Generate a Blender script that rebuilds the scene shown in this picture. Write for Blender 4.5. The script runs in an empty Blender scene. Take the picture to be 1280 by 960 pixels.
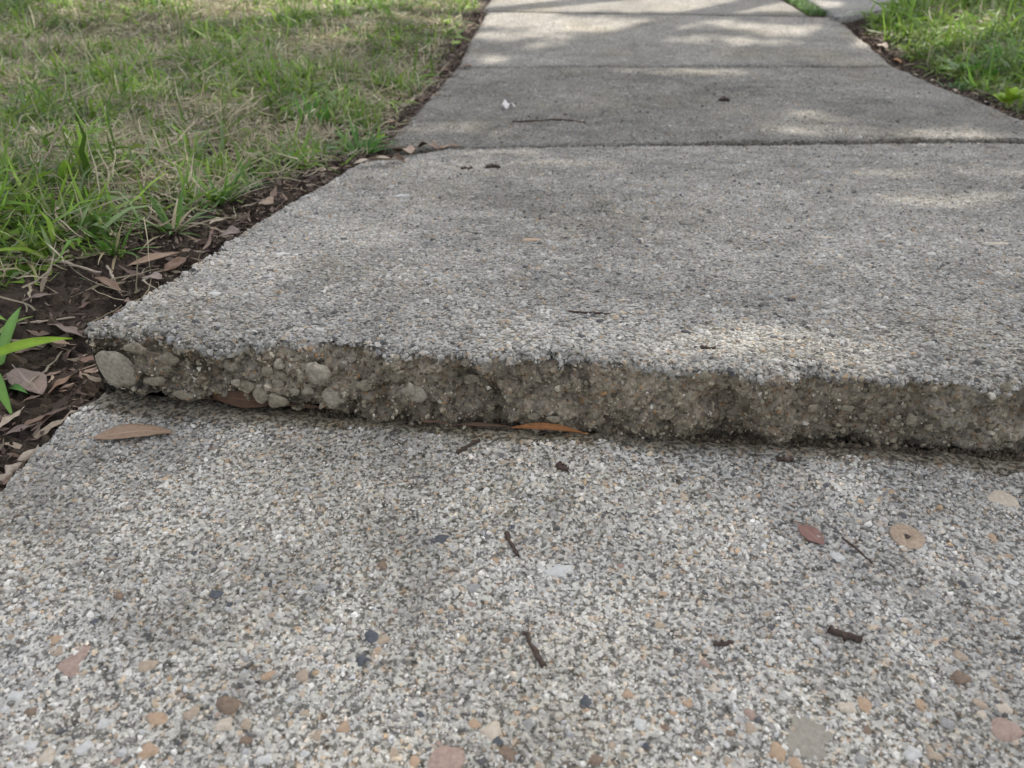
import bpy, math, random
import numpy as np
from math import sin, cos, atan, atan2, radians, pi, sqrt, exp
random.seed(7); RNG = np.random.default_rng(7)
sc = bpy.context.scene
COL = sc.collection

# ------------------------------------------------------------------ camera
CAM_H = .345
PITCH, YAW = radians(33.42), radians(4.36)
FPX = 985.0                                   # focal length in pixels of the 1280 wide photograph
cd = bpy.data.cameras.new('camera'); cam = bpy.data.objects.new('camera', cd); COL.objects.link(cam)
cam.location = (0, 0, CAM_H); cam.rotation_euler = (pi/2 - PITCH, 0, YAW)
cd.sensor_width = 36; cd.lens = FPX/1280*36; cd.clip_start = .01; cd.clip_end = 1000
cd.dof.use_dof = True; cd.dof.focus_distance = .62; cd.dof.aperture_fstop = 12.5
sc.camera = cam
# ------------------------------------------------------------------ sky, sun, exposure
SUN_EL, SUN_AZ = radians(54), radians(28)     # azimuth measured to the right of the walk's direction
world = bpy.data.worlds.new('World'); sc.world = world; world.use_nodes = True
nt = world.node_tree; nt.nodes.clear()
wo = nt.nodes.new('ShaderNodeOutputWorld'); bg = nt.nodes.new('ShaderNodeBackground')
sky = nt.nodes.new('ShaderNodeTexSky'); sky.sky_type = 'NISHITA'; sky.sun_disc = False
sky.sun_elevation = SUN_EL; sky.sun_rotation = SUN_AZ; sky.dust_density = 3.0; sky.ozone_density = .6
hs = nt.nodes.new('ShaderNodeHueSaturation'); hs.inputs['Saturation'].default_value = .26
nt.links.new(sky.outputs[0], hs.inputs['Color']); nt.links.new(hs.outputs[0], bg.inputs[0]); nt.links.new(bg.outputs[0], wo.inputs[0])
bg.inputs[1].default_value = .15
sl = bpy.data.lights.new('sun', 'SUN'); sun = bpy.data.objects.new('sun', sl); COL.objects.link(sun)
sl.energy = 3.4; sl.angle = radians(.55); sl.color = (1, .93, .82)
SDIR = np.array([sin(SUN_AZ)*cos(SUN_EL), cos(SUN_AZ)*cos(SUN_EL), sin(SUN_EL)])
sun.rotation_euler = (pi/2 - SUN_EL, 0, pi - SUN_AZ)
sun.location = (3, 5, 12)
vs = sc.view_settings
vs.view_transform = 'Standard'; vs.look = 'None'; vs.gamma = 1; vs.exposure = 1.45

# ------------------------------------------------------------------ noise
def _h(ix, iy, iz, s):
    n = (ix.astype(np.int64)*374761393 + iy.astype(np.int64)*668265263 + iz.astype(np.int64)*2147483647 + s*1274126177) & 0xffffffff
    n = ((n ^ (n >> 13))*1274126177) & 0xffffffff
    n = ((n ^ (n >> 16))*2246822519) & 0xffffffff
    return ((n ^ (n >> 15)) & 0xffffff)/float(0xffffff)
def vn(x, y, z=0., s=0):
    x = np.asarray(x, float); y = np.asarray(y, float) + 0*x; z = np.asarray(z, float) + 0*x
    x = x + 0*y; ix, iy, iz = np.floor(x), np.floor(y), np.floor(z)
    fx, fy, fz = x-ix, y-iy, z-iz
    fx, fy, fz = [t*t*(3-2*t) for t in (fx, fy, fz)]
    r = 0
    for a in (0, 1):
        for b in (0, 1):
            for c in (0, 1):
                r = r + _h(ix+a, iy+b, iz+c, s)*(fx if a else 1-fx)*(fy if b else 1-fy)*(fz if c else 1-fz)
    return r*2-1
def fbm(x, y, z=0., s=0, o=4, g=.5):
    r = 0; a = 1.; f = 1.; t = 0
    for i in range(o):
        r = r + a*vn(np.asarray(x)*f, np.asarray(y)*f, np.asarray(z)*f, s+i*17); t += a; a *= g; f *= 2.03
    return r/t
def sst(a, b, x):
    t = np.clip((np.asarray(x, float)-a)/(b-a), 0, 1); return t*t*(3-2*t)

# ------------------------------------------------------------------ the surfaces as functions (metres; walk runs along +Y)
XL, XR = -.369, 1.0
def yj(x):  return .477 - .0289*(x+.369)              # joint with the step
def yb1(x): return 1.525 + .112*(x+.369)              # back of the raised slab
def yb2(x): return 2.592 + .079*(x+.369)
def yb3(x): return 3.474 - .020*(x+.369)
def ztop(x): return np.interp(x, [-.37, -.346, -.30, -.2325, -.195, -.155, -.12, -.08, -.036, .0525, .085, .10, .139, .2117, .304, .45, 1.0],
                              [.062, .065, .062, .0575, .0575, .0605, .0585, .0590, .0615, .0615, .0585, .0605, .0585, .0592, .0575, .0575, .060])
def micro(x, y, s=0):
    return .0022*fbm(x*9, y*9, 0, s, 3) + .0009*fbm(x*70, y*70, 0, s+5, 3)
def z0(x, y):
    d = yj(x) - y
    lip = .0022*np.exp(-((d-.012)/.010)**2)*(.5+.6*vn(x*22, 3.3, 0, 4))
    return micro(x, y, 1) + lip
def z1(x, y):
    s = (y-yj(x))/(yb1(x)-yj(x)); zf = ztop(x)
    w = np.exp(-np.maximum(y-yj(x), 0)/.03)
    zf = .0595 + (zf-.0595)*w
    return zf + (-.123-.0595)*s + micro(x, y, 2)
def z2(x, y):
    s = (y-yb1(x))/(yb2(x)-yb1(x)); return -.123 + .007*sst(-.2, .4, x) + (-.187+.123-.007*sst(-.2, .4, x))*s + micro(x, y, 3)*1.3
def z3(x, y):
    s = (y-yb2(x))/(yb3(x)-yb2(x)); return -.186 + .033*s + micro(x, y, 6)*.7
def z4(x, y): return -.152 + .0*x + micro(x, y, 7)*.7
def xl1(y): return -.350 - .019*sst(.5, 1.0, y) + .125*sst(1.28, 1.56, y)**1.3 + .0035*vn(y*45, 1.7) + .002*vn(y*140, 2.7)
def xl0(y): return XL + .003*vn(y*40, 4.7) + .0015*vn(y*150, 9.7) + .012*sst(.44, .5, y)
def xl2(y): return XL + .006*vn(y*12, 5.1)
def xl3(y): return XL + .004*vn(y*12, 6.1)
def xr_(y): return XR + .005*vn(y*12, 8.1)
def prof(y):
    y = np.asarray(y, float)
    p = np.interp(y, [-5, .2, .78, 1.15, 1.53, 2.6, 3.46, 6, 30], [-.012, -.012, -.010, -.070, -.138, -.200, -.166, -.16, -.16])
    return p
def ground_z(x, y):
    x = np.asarray(x, float); y = np.asarray(y, float)
    dl = XL - x; dr = x - XR
    d = np.maximum(dl, dr)
    z = prof(y)
    z = z + .050*sst(.05, .40, dl) + .045*sst(.04, .35, dr) + .05*sst(.4, 2.0, d)
    near = sst(6, 3, d)
    z = z + near*(.012*fbm(x*6, y*6, 0, 11, 3) + .005*fbm(x*30, y*30, 0, 12, 3))*sst(-.01, .06, d)
    inside = sst(.004, -.03, d)*(y < 3.45)
    z = z - .075*inside
    # the bed under the far paving
    pav = ((x > -.40) & (x < .905) & (y > 3.46) & (y < 5.2)) | drive_mask(x, y, -.02)
    z = np.where(pav, np.minimum(z, -.24), z)
    return z
def drive_front(x): return np.interp(x, [.97, 1.0, 1.38, 1.9, 4], [3.36, 3.36, 3.72, 3.87, 4.3])
def drive_mask(x, y, grow=0.): return (x > .985+.02*(y-3.5)-grow) & (y > drive_front(x)-grow) & (y < 6.2+grow) & (x < 9+grow)
def surf(x, y):
    """height of whatever lies on top at x, y"""
    x = np.asarray(x, float); y = np.asarray(y, float); sh = x.shape; x = x.ravel(); y = y.ravel()
    inx = (x > XL) & (x < XR); z = np.full(x.shape, -9.)
    def put(m, f):
        if m.any(): z[m] = f(x[m], y[m])
    put(inx & (y < yj(x)) & (y > -1), z0)
    m = (x > -.4) & (x < XR) & (y >= yj(x)) & (y < yb1(x)+.004)
    if m.any(): m[m] = x[m] > xl1(y[m])
    put(m, z1); put(inx & (y >= yb1(x)+.004) & (y < yb2(x)), z2); put(inx & (y >= yb2(x)) & (y < yb3(x)), z3); put((x > -.39) & (x < .9) & (y >= yb3(x)), z4)
    put(z < -8, ground_z)
    return z.reshape(sh)
def ray(px, py):
    r0, r1 = (px-640)/FPX, (480-py)/FPX
    fw = np.array([-sin(YAW)*cos(PITCH), cos(YAW)*cos(PITCH), -sin(PITCH)]); rt = np.array([cos(YAW), sin(YAW), 0]); up = np.cross(rt, fw)
    return r0*rt + r1*up + fw
CP = np.array([0, 0, CAM_H])
TT = np.concatenate([np.arange(.25, 1.3, .008), np.arange(1.3, 8, .03)]); TF = np.linspace(-1, 0, 25)
def at(px, py, lift=0.):
    """a point of the photograph put down on the surface it shows"""
    d = ray(px, py); P = CP + TT[:, None]*d
    below = P[:, 2] <= surf(P[:, 0], P[:, 1]) + lift
    i = int(np.argmax(below)) if below.any() else len(TT)-1
    t = TT[i] + TF*(TT[i]-TT[max(i-1, 0)]); P = CP + t[:, None]*d
    below = P[:, 2] <= surf(P[:, 0], P[:, 1]) + lift; below[-1] = True; i = int(np.argmax(below))
    return P[i], t[i]
def onface(px, py, off=0.):
    """a point of the photograph on the broken front face of the raised slab"""
    d = ray(px, py); c = .477-.0289*.369 - off; t = c/(d[0]*.0289+d[1]); return CP + d*t, t

# ------------------------------------------------------------------ mesh helpers
def mesh(name, V, F, cols=None, uv=None, smooth=False):
    """F: int array (n,3) or (n,4), or list of such arrays"""
    V = np.ascontiguousarray(V, np.float32); Fs = F if isinstance(F, list) else [F]
    Fs = [np.ascontiguousarray(f, np.int32) for f in Fs if len(f)]
    me = bpy.data.meshes.new(name)
    nl = sum(f.size for f in Fs); npoly = sum(len(f) for f in Fs)
    me.vertices.add(len(V)); me.vertices.foreach_set('co', V.ravel())
    me.loops.add(nl); me.loops.foreach_set('vertex_index', np.concatenate([f.ravel() for f in Fs]))
    me.polygons.add(npoly)
    tot = np.concatenate([np.full(len(f), f.shape[1], np.int32) for f in Fs])
    st = np.concatenate([[0], np.cumsum(tot)[:-1]]).astype(np.int32)
    me.polygons.foreach_set('loop_start', st)
    me.polygons.foreach_set('use_smooth', np.full(npoly, smooth, bool))
    if cols is not None:
        ca = me.color_attributes.new('Col', 'FLOAT_COLOR', 'POINT')
        c4 = np.ones((len(V), 4), np.float32); c4[:, :3] = cols; ca.data.foreach_set('color', c4.ravel())
    me.update(calc_edges=True)
    if uv is not None:
        ul = me.uv_layers.new(name='UVMap'); idx = np.concatenate([f.ravel() for f in Fs])
        ul.data.foreach_set('uv', np.ascontiguousarray(uv[idx], np.float32).ravel())
    me.validate()
    return me
def link(name, me, mat=None, parent=None, label=None, cat=None, group=None, kind=None, loc=None):
    o = bpy.data.objects.new(name, me); COL.objects.link(o)
    if mat is not None and me is not None and not me.materials: me.materials.append(mat)
    if parent is not None: o.parent = parent
    if loc is not None: o.location = loc
    for k, v in (('label', label), ('category', cat), ('group', group), ('kind', kind)):
        if v: o[k] = v
    return o
def empty(name, loc=(0, 0, 0), **k): return link(name, None, loc=loc, **k)
def gridfaces(nv, nu):
    i = np.arange((nv-1)*(nu-1)); r, c = i//(nu-1), i % (nu-1); a = r*nu+c
    return np.stack([a, a+1, a+nu+1, a+nu], 1)

# ------------------------------------------------------------------ materials
def mat_new(name):
    m = bpy.data.materials.new(name); m.use_nodes = True; t = m.node_tree
    b = t.nodes['Principled BSDF']; return m, t, b
def N(t, typ, **k):
    n = t.nodes.new(typ)
    for a, v in k.items():
        if a in n.inputs: n.inputs[a].default_value = v
        else: setattr(n, a, v)
    return n
def ramp(t, stops):
    r = t.nodes.new('ShaderNodeValToRGB'); e = r.color_ramp.elements
    while len(e) < len(stops): e.new(.5)
    for i, (p, c) in enumerate(stops): e[i].position = p; e[i].color = (*c, 1) if len(c) == 3 else c
    return r
def mixc(t, fac, a, b, mode='MIX'):
    m = t.nodes.new('ShaderNodeMix'); m.data_type = 'RGBA'; m.blend_type = mode
    for s, v in ((0, fac), (6, a), (7, b)):
        if isinstance(v, (int, float)): m.inputs[s].default_value = v
        elif isinstance(v, tuple): m.inputs[s].default_value = (*v, 1)
        else: t.links.new(v, m.inputs[s])
    return m.outputs[2]
def coords(t): return t.nodes.new('ShaderNodeNewGeometry').outputs['Position']

def mat_concrete(name='weathered_concrete', pores=((330., .405, .50, .30), (120., .37, .46, .42))):
    m, t, b = mat_new(name); L = t.links; P = coords(t)
    at_ = N(t, 'ShaderNodeAttribute', attribute_name='Col')
    v = N(t, 'ShaderNodeTexVoronoi', Scale=330.); L.new(P, v.inputs['Vector'])
    r = ramp(t, [(0, (.40, .40, .42)), (.25, (.85, .85, .85)), (.6, (1.05, 1.04, 1.0)), (.82, (1.25, 1.24, 1.2)), (.9, (1.15, .86, .62)), (1, (.45, .45, .47))])
    sx = N(t, 'ShaderNodeSeparateColor'); L.new(v.outputs['Color'], sx.inputs[0]); L.new(sx.outputs[0], r.inputs[0])
    n = N(t, 'ShaderNodeTexNoise', Scale=90., Detail=6., Roughness=.7); L.new(P, n.inputs['Vector'])
    r2 = ramp(t, [(.25, (.55, .54, .53)), (.5, (1, 1, 1)), (.75, (1.25, 1.24, 1.22))]); L.new(n.outputs[0], r2.inputs[0])
    c = mixc(t, .75, at_.outputs['Color'], r.outputs[0], 'MULTIPLY'); c = mixc(t, .8, c, r2.outputs[0], 'MULTIPLY')
    hts = None
    for sc_, lo, hi, dark in pores:      # dirt filled pores and pocks
        n3 = N(t, 'ShaderNodeTexNoise', Scale=sc_, Detail=3., Roughness=.6); L.new(P, n3.inputs['Vector'])
        r3 = ramp(t, [(lo, (dark, dark*.97, dark*.9)), (hi, (1, 1, 1))]); L.new(n3.outputs[0], r3.inputs[0]); c = mixc(t, .9, c, r3.outputs[0], 'MULTIPLY'); hts = hts or r3.outputs[0]
    L.new(c, b.inputs['Base Color']); b.inputs['Roughness'].default_value = .92; b.inputs['Specular IOR Level'].default_value = .25
    b1 = N(t, 'ShaderNodeBump', Strength=.9, Distance=.0012); L.new(n.outputs[0], b1.inputs['Height'])
    b2 = N(t, 'ShaderNodeBump', Strength=.7, Distance=.0011, invert=True); L.new(v.outputs['Distance'], b2.inputs['Height']); L.new(b1.outputs[0], b2.inputs['Normal'])
    b3 = N(t, 'ShaderNodeBump', Strength=1., Distance=.0014); L.new(hts, b3.inputs['Height']); L.new(b2.outputs[0], b3.inputs['Normal'])
    L.new(b3.outputs[0], b.inputs['Normal']); return m
def mat_col(name, rough=.85, scale=500., amt=.5, bump=.0004, spec=.3, trans=0.):
    """colour attribute x fine noise"""
    m, t, b = mat_new(name); L = t.links; P = coords(t)
    at_ = N(t, 'ShaderNodeAttribute', attribute_name='Col')
    n = N(t, 'ShaderNodeTexNoise', Scale=scale, Detail=4., Roughness=.65); L.new(P, n.inputs['Vector'])
    r2 = ramp(t, [(.25, (.5, .5, .5)), (.5, (1, 1, 1)), (.75, (1.3, 1.3, 1.3))]); L.new(n.outputs[0], r2.inputs[0])
    c = mixc(t, amt, at_.outputs['Color'], r2.outputs[0], 'MULTIPLY')
    L.new(c, b.inputs['Base Color']); b.inputs['Roughness'].default_value = rough; b.inputs['Specular IOR Level'].default_value = spec
    if bump:
        bb = N(t, 'ShaderNodeBump', Strength=.8, Distance=bump); L.new(n.outputs[0], bb.inputs['Height']); L.new(bb.outputs[0], b.inputs['Normal'])
    if trans:
        tr = N(t, 'ShaderNodeBsdfTranslucent'); L.new(c, tr.inputs['Color']); mx = N(t, 'ShaderNodeMixShader', Fac=trans)
        L.new(b.outputs[0], mx.inputs[1]); L.new(tr.outputs[0], mx.inputs[2]); L.new(mx.outputs[0], t.nodes['Material Output'].inputs[0])
    return m
def mat_plain(name, c1, c2, scale=300., rough=.8, bump=.0006, spec=.3):
    m, t, b = mat_new(name); L = t.links
    n = N(t, 'ShaderNodeTexNoise', Scale=scale, Detail=5., Roughness=.75); L.new(coords(t), n.inputs['Vector'])
    r = ramp(t, [(.3, c1), (.7, c2)]); L.new(n.outputs[0], r.inputs[0])
    L.new(r.outputs[0], b.inputs['Base Color']); b.inputs['Roughness'].default_value = rough; b.inputs['Specular IOR Level'].default_value = spec
    bb = N(t, 'ShaderNodeBump', Strength=.8, Distance=bump); L.new(n.outputs[0], bb.inputs['Height']); L.new(bb.outputs[0], b.inputs['Normal'])
    return m
def mat_leaf(name, base, rib, edge, trans=.12):
    m, t, b = mat_new(name); L = t.links
    uv = N(t, 'ShaderNodeUVMap', uv_map='UVMap'); s = N(t, 'ShaderNodeSeparateXYZ'); L.new(uv.outputs[0], s.inputs[0])
    av = N(t, 'ShaderNodeMath', operation='ABSOLUTE'); L.new(s.outputs[1], av.inputs[0])
    k = N(t, 'ShaderNodeMath', operation='MULTIPLY_ADD'); L.new(av.outputs[0], k.inputs[0]); k.inputs[1].default_value = -5.; 
    sc_ = N(t, 'ShaderNodeMath', operation='MULTIPLY'); L.new(s.outputs[0], sc_.inputs[0]); sc_.inputs[1].default_value = 15.; L.new(sc_.outputs[0], k.inputs[2])
    fr = N(t, 'ShaderNodeMath', operation='PINGPONG'); L.new(k.outputs[0], fr.inputs[0]); fr.inputs[1].default_value = .5
    rv = ramp(t, [(0, (1, 1, 1)), (.12, (0, 0, 0))]); L.new(fr.outputs[0], rv.inputs[0])
    rm = ramp(t, [(.02, (1, 1, 1)), (.08, (0, 0, 0))]); L.new(av.outputs[0], rm.inputs[0])
    n = N(t, 'ShaderNodeTexNoise', Scale=260., Detail=6., Roughness=.7); L.new(coords(t), n.inputs['Vector'])
    rn = ramp(t, [(.3, edge), (.55, base), (.8, tuple(min(1, v*1.3) for v in base))]); L.new(n.outputs[0], rn.inputs[0])
    c = mixc(t, rv.outputs[0], rn.outputs[0], mixc(t, .7, rn.outputs[0], rib)); c = mixc(t, rm.outputs[0], c, rib)
    L.new(c, b.inputs['Base Color']); b.inputs['Roughness'].default_value = .62; b.inputs['Specular IOR Level'].default_value = .3
    bb = N(t, 'ShaderNodeBump', Strength=.6, Distance=.0006); ad = N(t, 'ShaderNodeMath', operation='MULTIPLY_ADD')
    L.new(rv.outputs[0], ad.inputs[0]); ad.inputs[1].default_value = .6; L.new(n.outputs[0], ad.inputs[2]); L.new(ad.outputs[0], bb.inputs['Height']); L.new(bb.outputs[0], b.inputs['Normal'])
    tr = N(t, 'ShaderNodeBsdfTranslucent'); L.new(c, tr.inputs['Color']); mx = N(t, 'ShaderNodeMixShader', Fac=trans)
    L.new(b.outputs[0], mx.inputs[1]); L.new(tr.outputs[0], mx.inputs[2]); L.new(mx.outputs[0], t.nodes['Material Output'].inputs[0])
    return m

M_CONC = mat_concrete(); M_FACE = mat_concrete('broken_concrete', ((200., .33, .44, .55), (60., .36, .46, .62)))
M_GRAIN = mat_col('sand_grains', .85, 900., .5, .0003)
M_SOIL = mat_col('dark_soil', .95, 160., .85, .004, .15)
M_GRASS = mat_col('grass_blades', .5, 120., .35, 0, .35, .42)
M_LITTER = mat_col('leaf_shreds', .8, 300., .6, .0004, .2, .1)
M_CROWN = mat_col('tree_foliage', .5, 30., .4, 0, .3, .3)
M_BARK = mat_plain('tree_bark', (.06, .045, .035), (.16, .13, .10), 12., .9, .02)
M_TWIG = mat_plain('twig_bark', (.025, .017, .014), (.085, .058, .045), 420., .8, .0006)
M_PALE = mat_plain('bleached_wood', (.22, .17, .13), (.42, .36, .29), 260., .85, .0008)
def hx(r, g, b): return tuple((v/255/12.92 if v/255 <= .04045 else ((v/255+.055)/1.055)**2.4) for v in (r, g, b))
PEB = {k: mat_plain('pebble_'+k, c1, c2, 420., .7, .0005) for k, (c1, c2) in dict(
    tan=((.22, .17, .12), (.36, .295, .225)), orange=((.25, .17, .11), (.38, .28, .19)), red=((.19, .13, .105), (.33, .25, .205)),
    dark=((.035, .038, .045), (.09, .095, .105)), white=((.32, .315, .30), (.50, .49, .47)), cream=((.30, .25, .19), (.48, .42, .345)),
    grey=((.15, .145, .14), (.30, .29, .275)), brown=((.10, .07, .05), (.22, .16, .115)), disc=((.19, .14, .10), (.37, .29, .215)), paste=((.17, .155, .125), (.28, .255, .21))).items()}
STONE = mat_plain('face_stone', (.11, .095, .07), (.33, .285, .21), 330., .9, .0016)
STONE2 = mat_plain('face_stone_pale', (.15, .13, .10), (.42, .375, .295), 330., .9, .0016)

# ------------------------------------------------------------------ ground sheet
def axis(lo, hi, step, far, g=1.35):
    a = list(np.arange(lo, hi+step/2, step)); s = step
    while a[-1] < far: s *= g; a.append(a[-1]+s)
    s = step; b = []
    c = a[0]
    while c > -far: s *= g; c -= s; b.append(c)
    return np.array(b[::-1]+a)
gx, gy = axis(-2.4, 2.1, .019, 250), axis(.2, 4.1, .019, 250)
GX, GY = np.meshgrid(gx, gy)
def lawn_mask(x, y):
    """0 bare soil, 1 full turf"""
    x = np.asarray(x, float); y = np.asarray(y, float)
    dl, dr = XL-x, x-XR
    n = fbm(x*7, y*7, 0, 31, 3)
    wl = np.interp(y, [0, .5, .75, 1.0, 1.3, 1.6, 2.2, 3.0, 5], [.35, .30, .155, .115, .085, .055, .075, .085, .06])
    l = sst(wl-.035, wl+.035, dl + .045*n)
    r = sst(.075, .13, dr + .04*n)*(1-sst(-.05, -.02, y-drive_front(x))*(x < 9))
    bare = .9*np.exp(-(((x+.86)/.10)**2+((y-1.33)/.16)**2)) + .7*np.exp(-(((x+.60)/.07)**2+((y-1.25)/.07)**2)) + .35*np.exp(-(((x+1.2)/.12)**2+((y-1.9)/.1)**2))
    m = np.where(dl > 0, l, np.where(dr > 0, r, 0))
    return np.clip(m*(1-bare) - .5*sst(.15, .6, n)*(y < 1.8), 0, 1)
gz = ground_z(GX, GY)
lm = lawn_mask(GX, GY); nn = fbm(GX*40, GY*40, 0, 41, 3)
soil = np.array([.040, .030, .024]); thatch = np.array([.075, .068, .035]); farg = np.array([.06, .09, .025])
far = sst(2.5, 6, np.hypot(GX, GY-2))
gc = soil*(1+.5*nn[..., None])*(1-lm[..., None]) + thatch*(1+.4*nn[..., None])*lm[..., None]
gc = gc*(1-far[..., None]) + farg*far[..., None]
g = link('ground', mesh('ground', np.stack([GX, GY, gz], -1).reshape(-1, 3), gridfaces(len(gy), len(gx)), np.clip(gc, .005, 1).reshape(-1, 3), smooth=True), M_SOIL, kind='structure')

# ------------------------------------------------------------------ the walk: slabs, their aggregate and pebbles
walk = empty('sidewalk', kind='structure')
def stain(x, y, s=0):
    return fbm(x*4.5, y*4.5, 0, 61+s, 4)
def conc_col(x, y, s, base):
    st = stain(x, y, s); f = fbm(x*26, y*26, 0, 71+s, 4)
    k = 1 + (.5 if s == 1 else .3)*st + .3*f
    c = np.array(base)*np.clip(k, .4, 1.5)[..., None]
    warm = sst(-.1, .7, fbm(x*6, y*6, 0, 81+s, 3))[..., None]
    return c*(1-warm*np.array([.0, .03, .12]))
def topslab(name, zf, yfront, yback, xlf, xrf, us, vsn, base, s, thick=.10, rough=.003, pits=False):
    """top sheet with worn, rounded rim and skirts going down on all sides"""
    nu, nv = len(us), len(vsn)
    U, Vv = np.meshgrid(us, vsn)
    y = Vv.copy(); x = U.copy()
    for _ in range(3):
        yf_, yb_ = yfront(x), yback(x); y = yf_ + Vv*(yb_-yf_); x = xlf(y) + U*(xrf(y)-xlf(y))
    z = zf(x, y)
    dx = np.minimum(x-xlf(y), xrf(y)-x); dy = np.minimum(y-yfront(x), yback(x)-y); d = np.minimum(dx, dy)
    z = z - (.004+.0025*vn(x*60, y*60, 0, s+3))*np.exp(-np.maximum(d, 0)/(.004+.002*vn(x*25, y*25, 0, s+9)))
    col = conc_col(x, y, s, base)
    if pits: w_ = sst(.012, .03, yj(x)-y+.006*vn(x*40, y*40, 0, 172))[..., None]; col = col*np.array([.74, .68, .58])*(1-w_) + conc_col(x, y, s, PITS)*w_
    V = [np.stack([x, y, z], -1).reshape(-1, 3)]; C = [col.reshape(-1, 3)]; F = [gridfaces(nv, nu)]
    rim = np.concatenate([np.arange(nu), np.arange(1, nv)*nu+nu-1, (nv-1)*nu+np.arange(nu-2, -1, -1), np.arange(nv-2, 0, -1)*nu])
    top = V[0][rim]; nr = len(rim); off = len(V[0]); prev = rim
    for k in range(1, 7):
        q = top.copy(); q[:, 2] -= thick*k/6
        w = .004*fbm(q[:, 0]*50, q[:, 1]*50, q[:, 2]*50, s+21, 3)
        q[:, 0] += w; q[:, 1] += w
        V.append(q); C.append(np.tile(np.array(base)*np.array([.62, .56, .46]), (nr, 1)))
        cur = off+np.arange(nr); F.append(np.stack([prev, cur, np.roll(cur, -1), np.roll(prev, -1)], 1)); prev = cur; off += nr
    o = link(name, mesh(name, np.concatenate(V), F, np.clip(np.concatenate(C), .02, 1), smooth=True), M_CONC, walk)
    return o
def nonuni(segs):
    """[(from, to, step)...] -> 0..1 parameters"""
    a = []
    for lo, hi, st in segs: a += list(np.linspace(lo, hi, max(2, int(round((hi-lo)/st))+1))[:-1])
    a.append(segs[-1][1]); a = np.array(a); return (a-a[0])/(a[-1]-a[0])
BASE = (.265, .258, .240)
def y0back(x): return yj(x) + .016*sst(-.16, -.24, x) + .0015*sst(-.24, -.16, x) + .0025*vn(x*40, .3, 0, 77) + .0015*vn(x*130, .9, 0, 78)
PITS = (.322, .317, .303)
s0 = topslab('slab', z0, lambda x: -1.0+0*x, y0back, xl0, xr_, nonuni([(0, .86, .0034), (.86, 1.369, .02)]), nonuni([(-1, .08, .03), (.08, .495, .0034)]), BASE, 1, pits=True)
u_far = nonuni([(0, 1.369, .009)])
s2 = topslab('slab', z2, lambda x: yb1(x)+.010+.004*vn(x*30, 5.)+.003*vn(x*90, 5.), lambda x: yb2(x)-.003, xl2, xr_, u_far, nonuni([(0, .06, .005), (.06, 1.06, .010)]), tuple(v*.78 for v in BASE), 3)
s3 = topslab('slab', z3, lambda x: yb2(x)+.005+.006*sst(.2, .8, x)+.002*vn(x*30, 6.), lambda x: yb3(x)-.004, xl3, xr_, nonuni([(0, 1.369, .015)]), nonuni([(0, .9, .015)]), tuple(v*1.08 for v in BASE), 4)
s4 = topslab('slab', z4, lambda x: yb3(x)+.006, lambda x: 5.2+0*x, lambda y: -.385+0*y, lambda y: .905-.02*(y-3.5), nonuni([(0, 1.3, .03)]), nonuni([(0, 1.7, .03)]), tuple(v*1.0 for v in BASE), 5)
# ---- raised slab: broken front face + top in one skin
def facets(x, z, c, s):
    gx_, gz_ = np.floor(x/c), np.floor(z/c); best = np.full(x.shape, 9.); out = np.zeros(x.shape)
    for a in (-1, 0, 1):
        for b in (-1, 0, 1):
            i, k = gx_+a, gz_+b; cx = (i+_h(i, k, i*0, s))*c; cz = (k+_h(i, k, i*0, s+1))*c; dd = (x-cx)**2+(z-cz)**2
            v = (x-cx)*(_h(i, k, i*0, s+2)*2-1)*1.1 + (z-cz)*(_h(i, k, i*0, s+3)*2-1)*1.1 + (_h(i, k, i*0, s+4)-.5)*c*.5
            m = dd < best; best = np.where(m, dd, best); out = np.where(m, v, out)
    return out
def face_disp(x, z):
    """how far the broken face lies behind (+) the joint plane"""
    h = (z+.0)/.06
    d = .0100*fbm(x*26, z*30, 0, 101, 4) + .0042*fbm(x*80, z*95, 0, 105, 3) + .0018*np.abs(fbm(x*230, z*230, 0, 108, 2))
    ridg = 1-np.abs(fbm(x*30, z*55, 2., 111, 3))*2.2
    d = d + .0035*np.clip(ridg, 0, 1)*(.35+.65*(x < .02)) + .004*sst(.25, .5, vn(x*70, z*60, 4., 113))
    d = d + .009*sst(.12, .5, fbm(x*13, z*9, 1., 121, 2)) + .006*sst(.15, .4, fbm(x*42, z*36, 7., 123, 2))                     # broken hollows
    d = d + .006*sst(.35, -.15, h)*sst(-.38, -.2, x)*(.6+.5*vn(x*18, 1., 0, 131))   # undercut foot
    d = d - .005 + (.60*facets(x, z, .014, 301) + .5*facets(x, z, .006, 311))*(.5+.5*sst(.08, -.06, x))
    d = d - .004*sst(.0, 1., vn(x*34, .5, 0, 133))*sst(.55, .1, h)
    return d
XS = np.concatenate([np.arange(0, .80, .0021), np.arange(.80, 1.353, .015)]); US = XS/XS[-1]
nu = len(US)
rows = []; ccol = []
FH = 42
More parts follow.
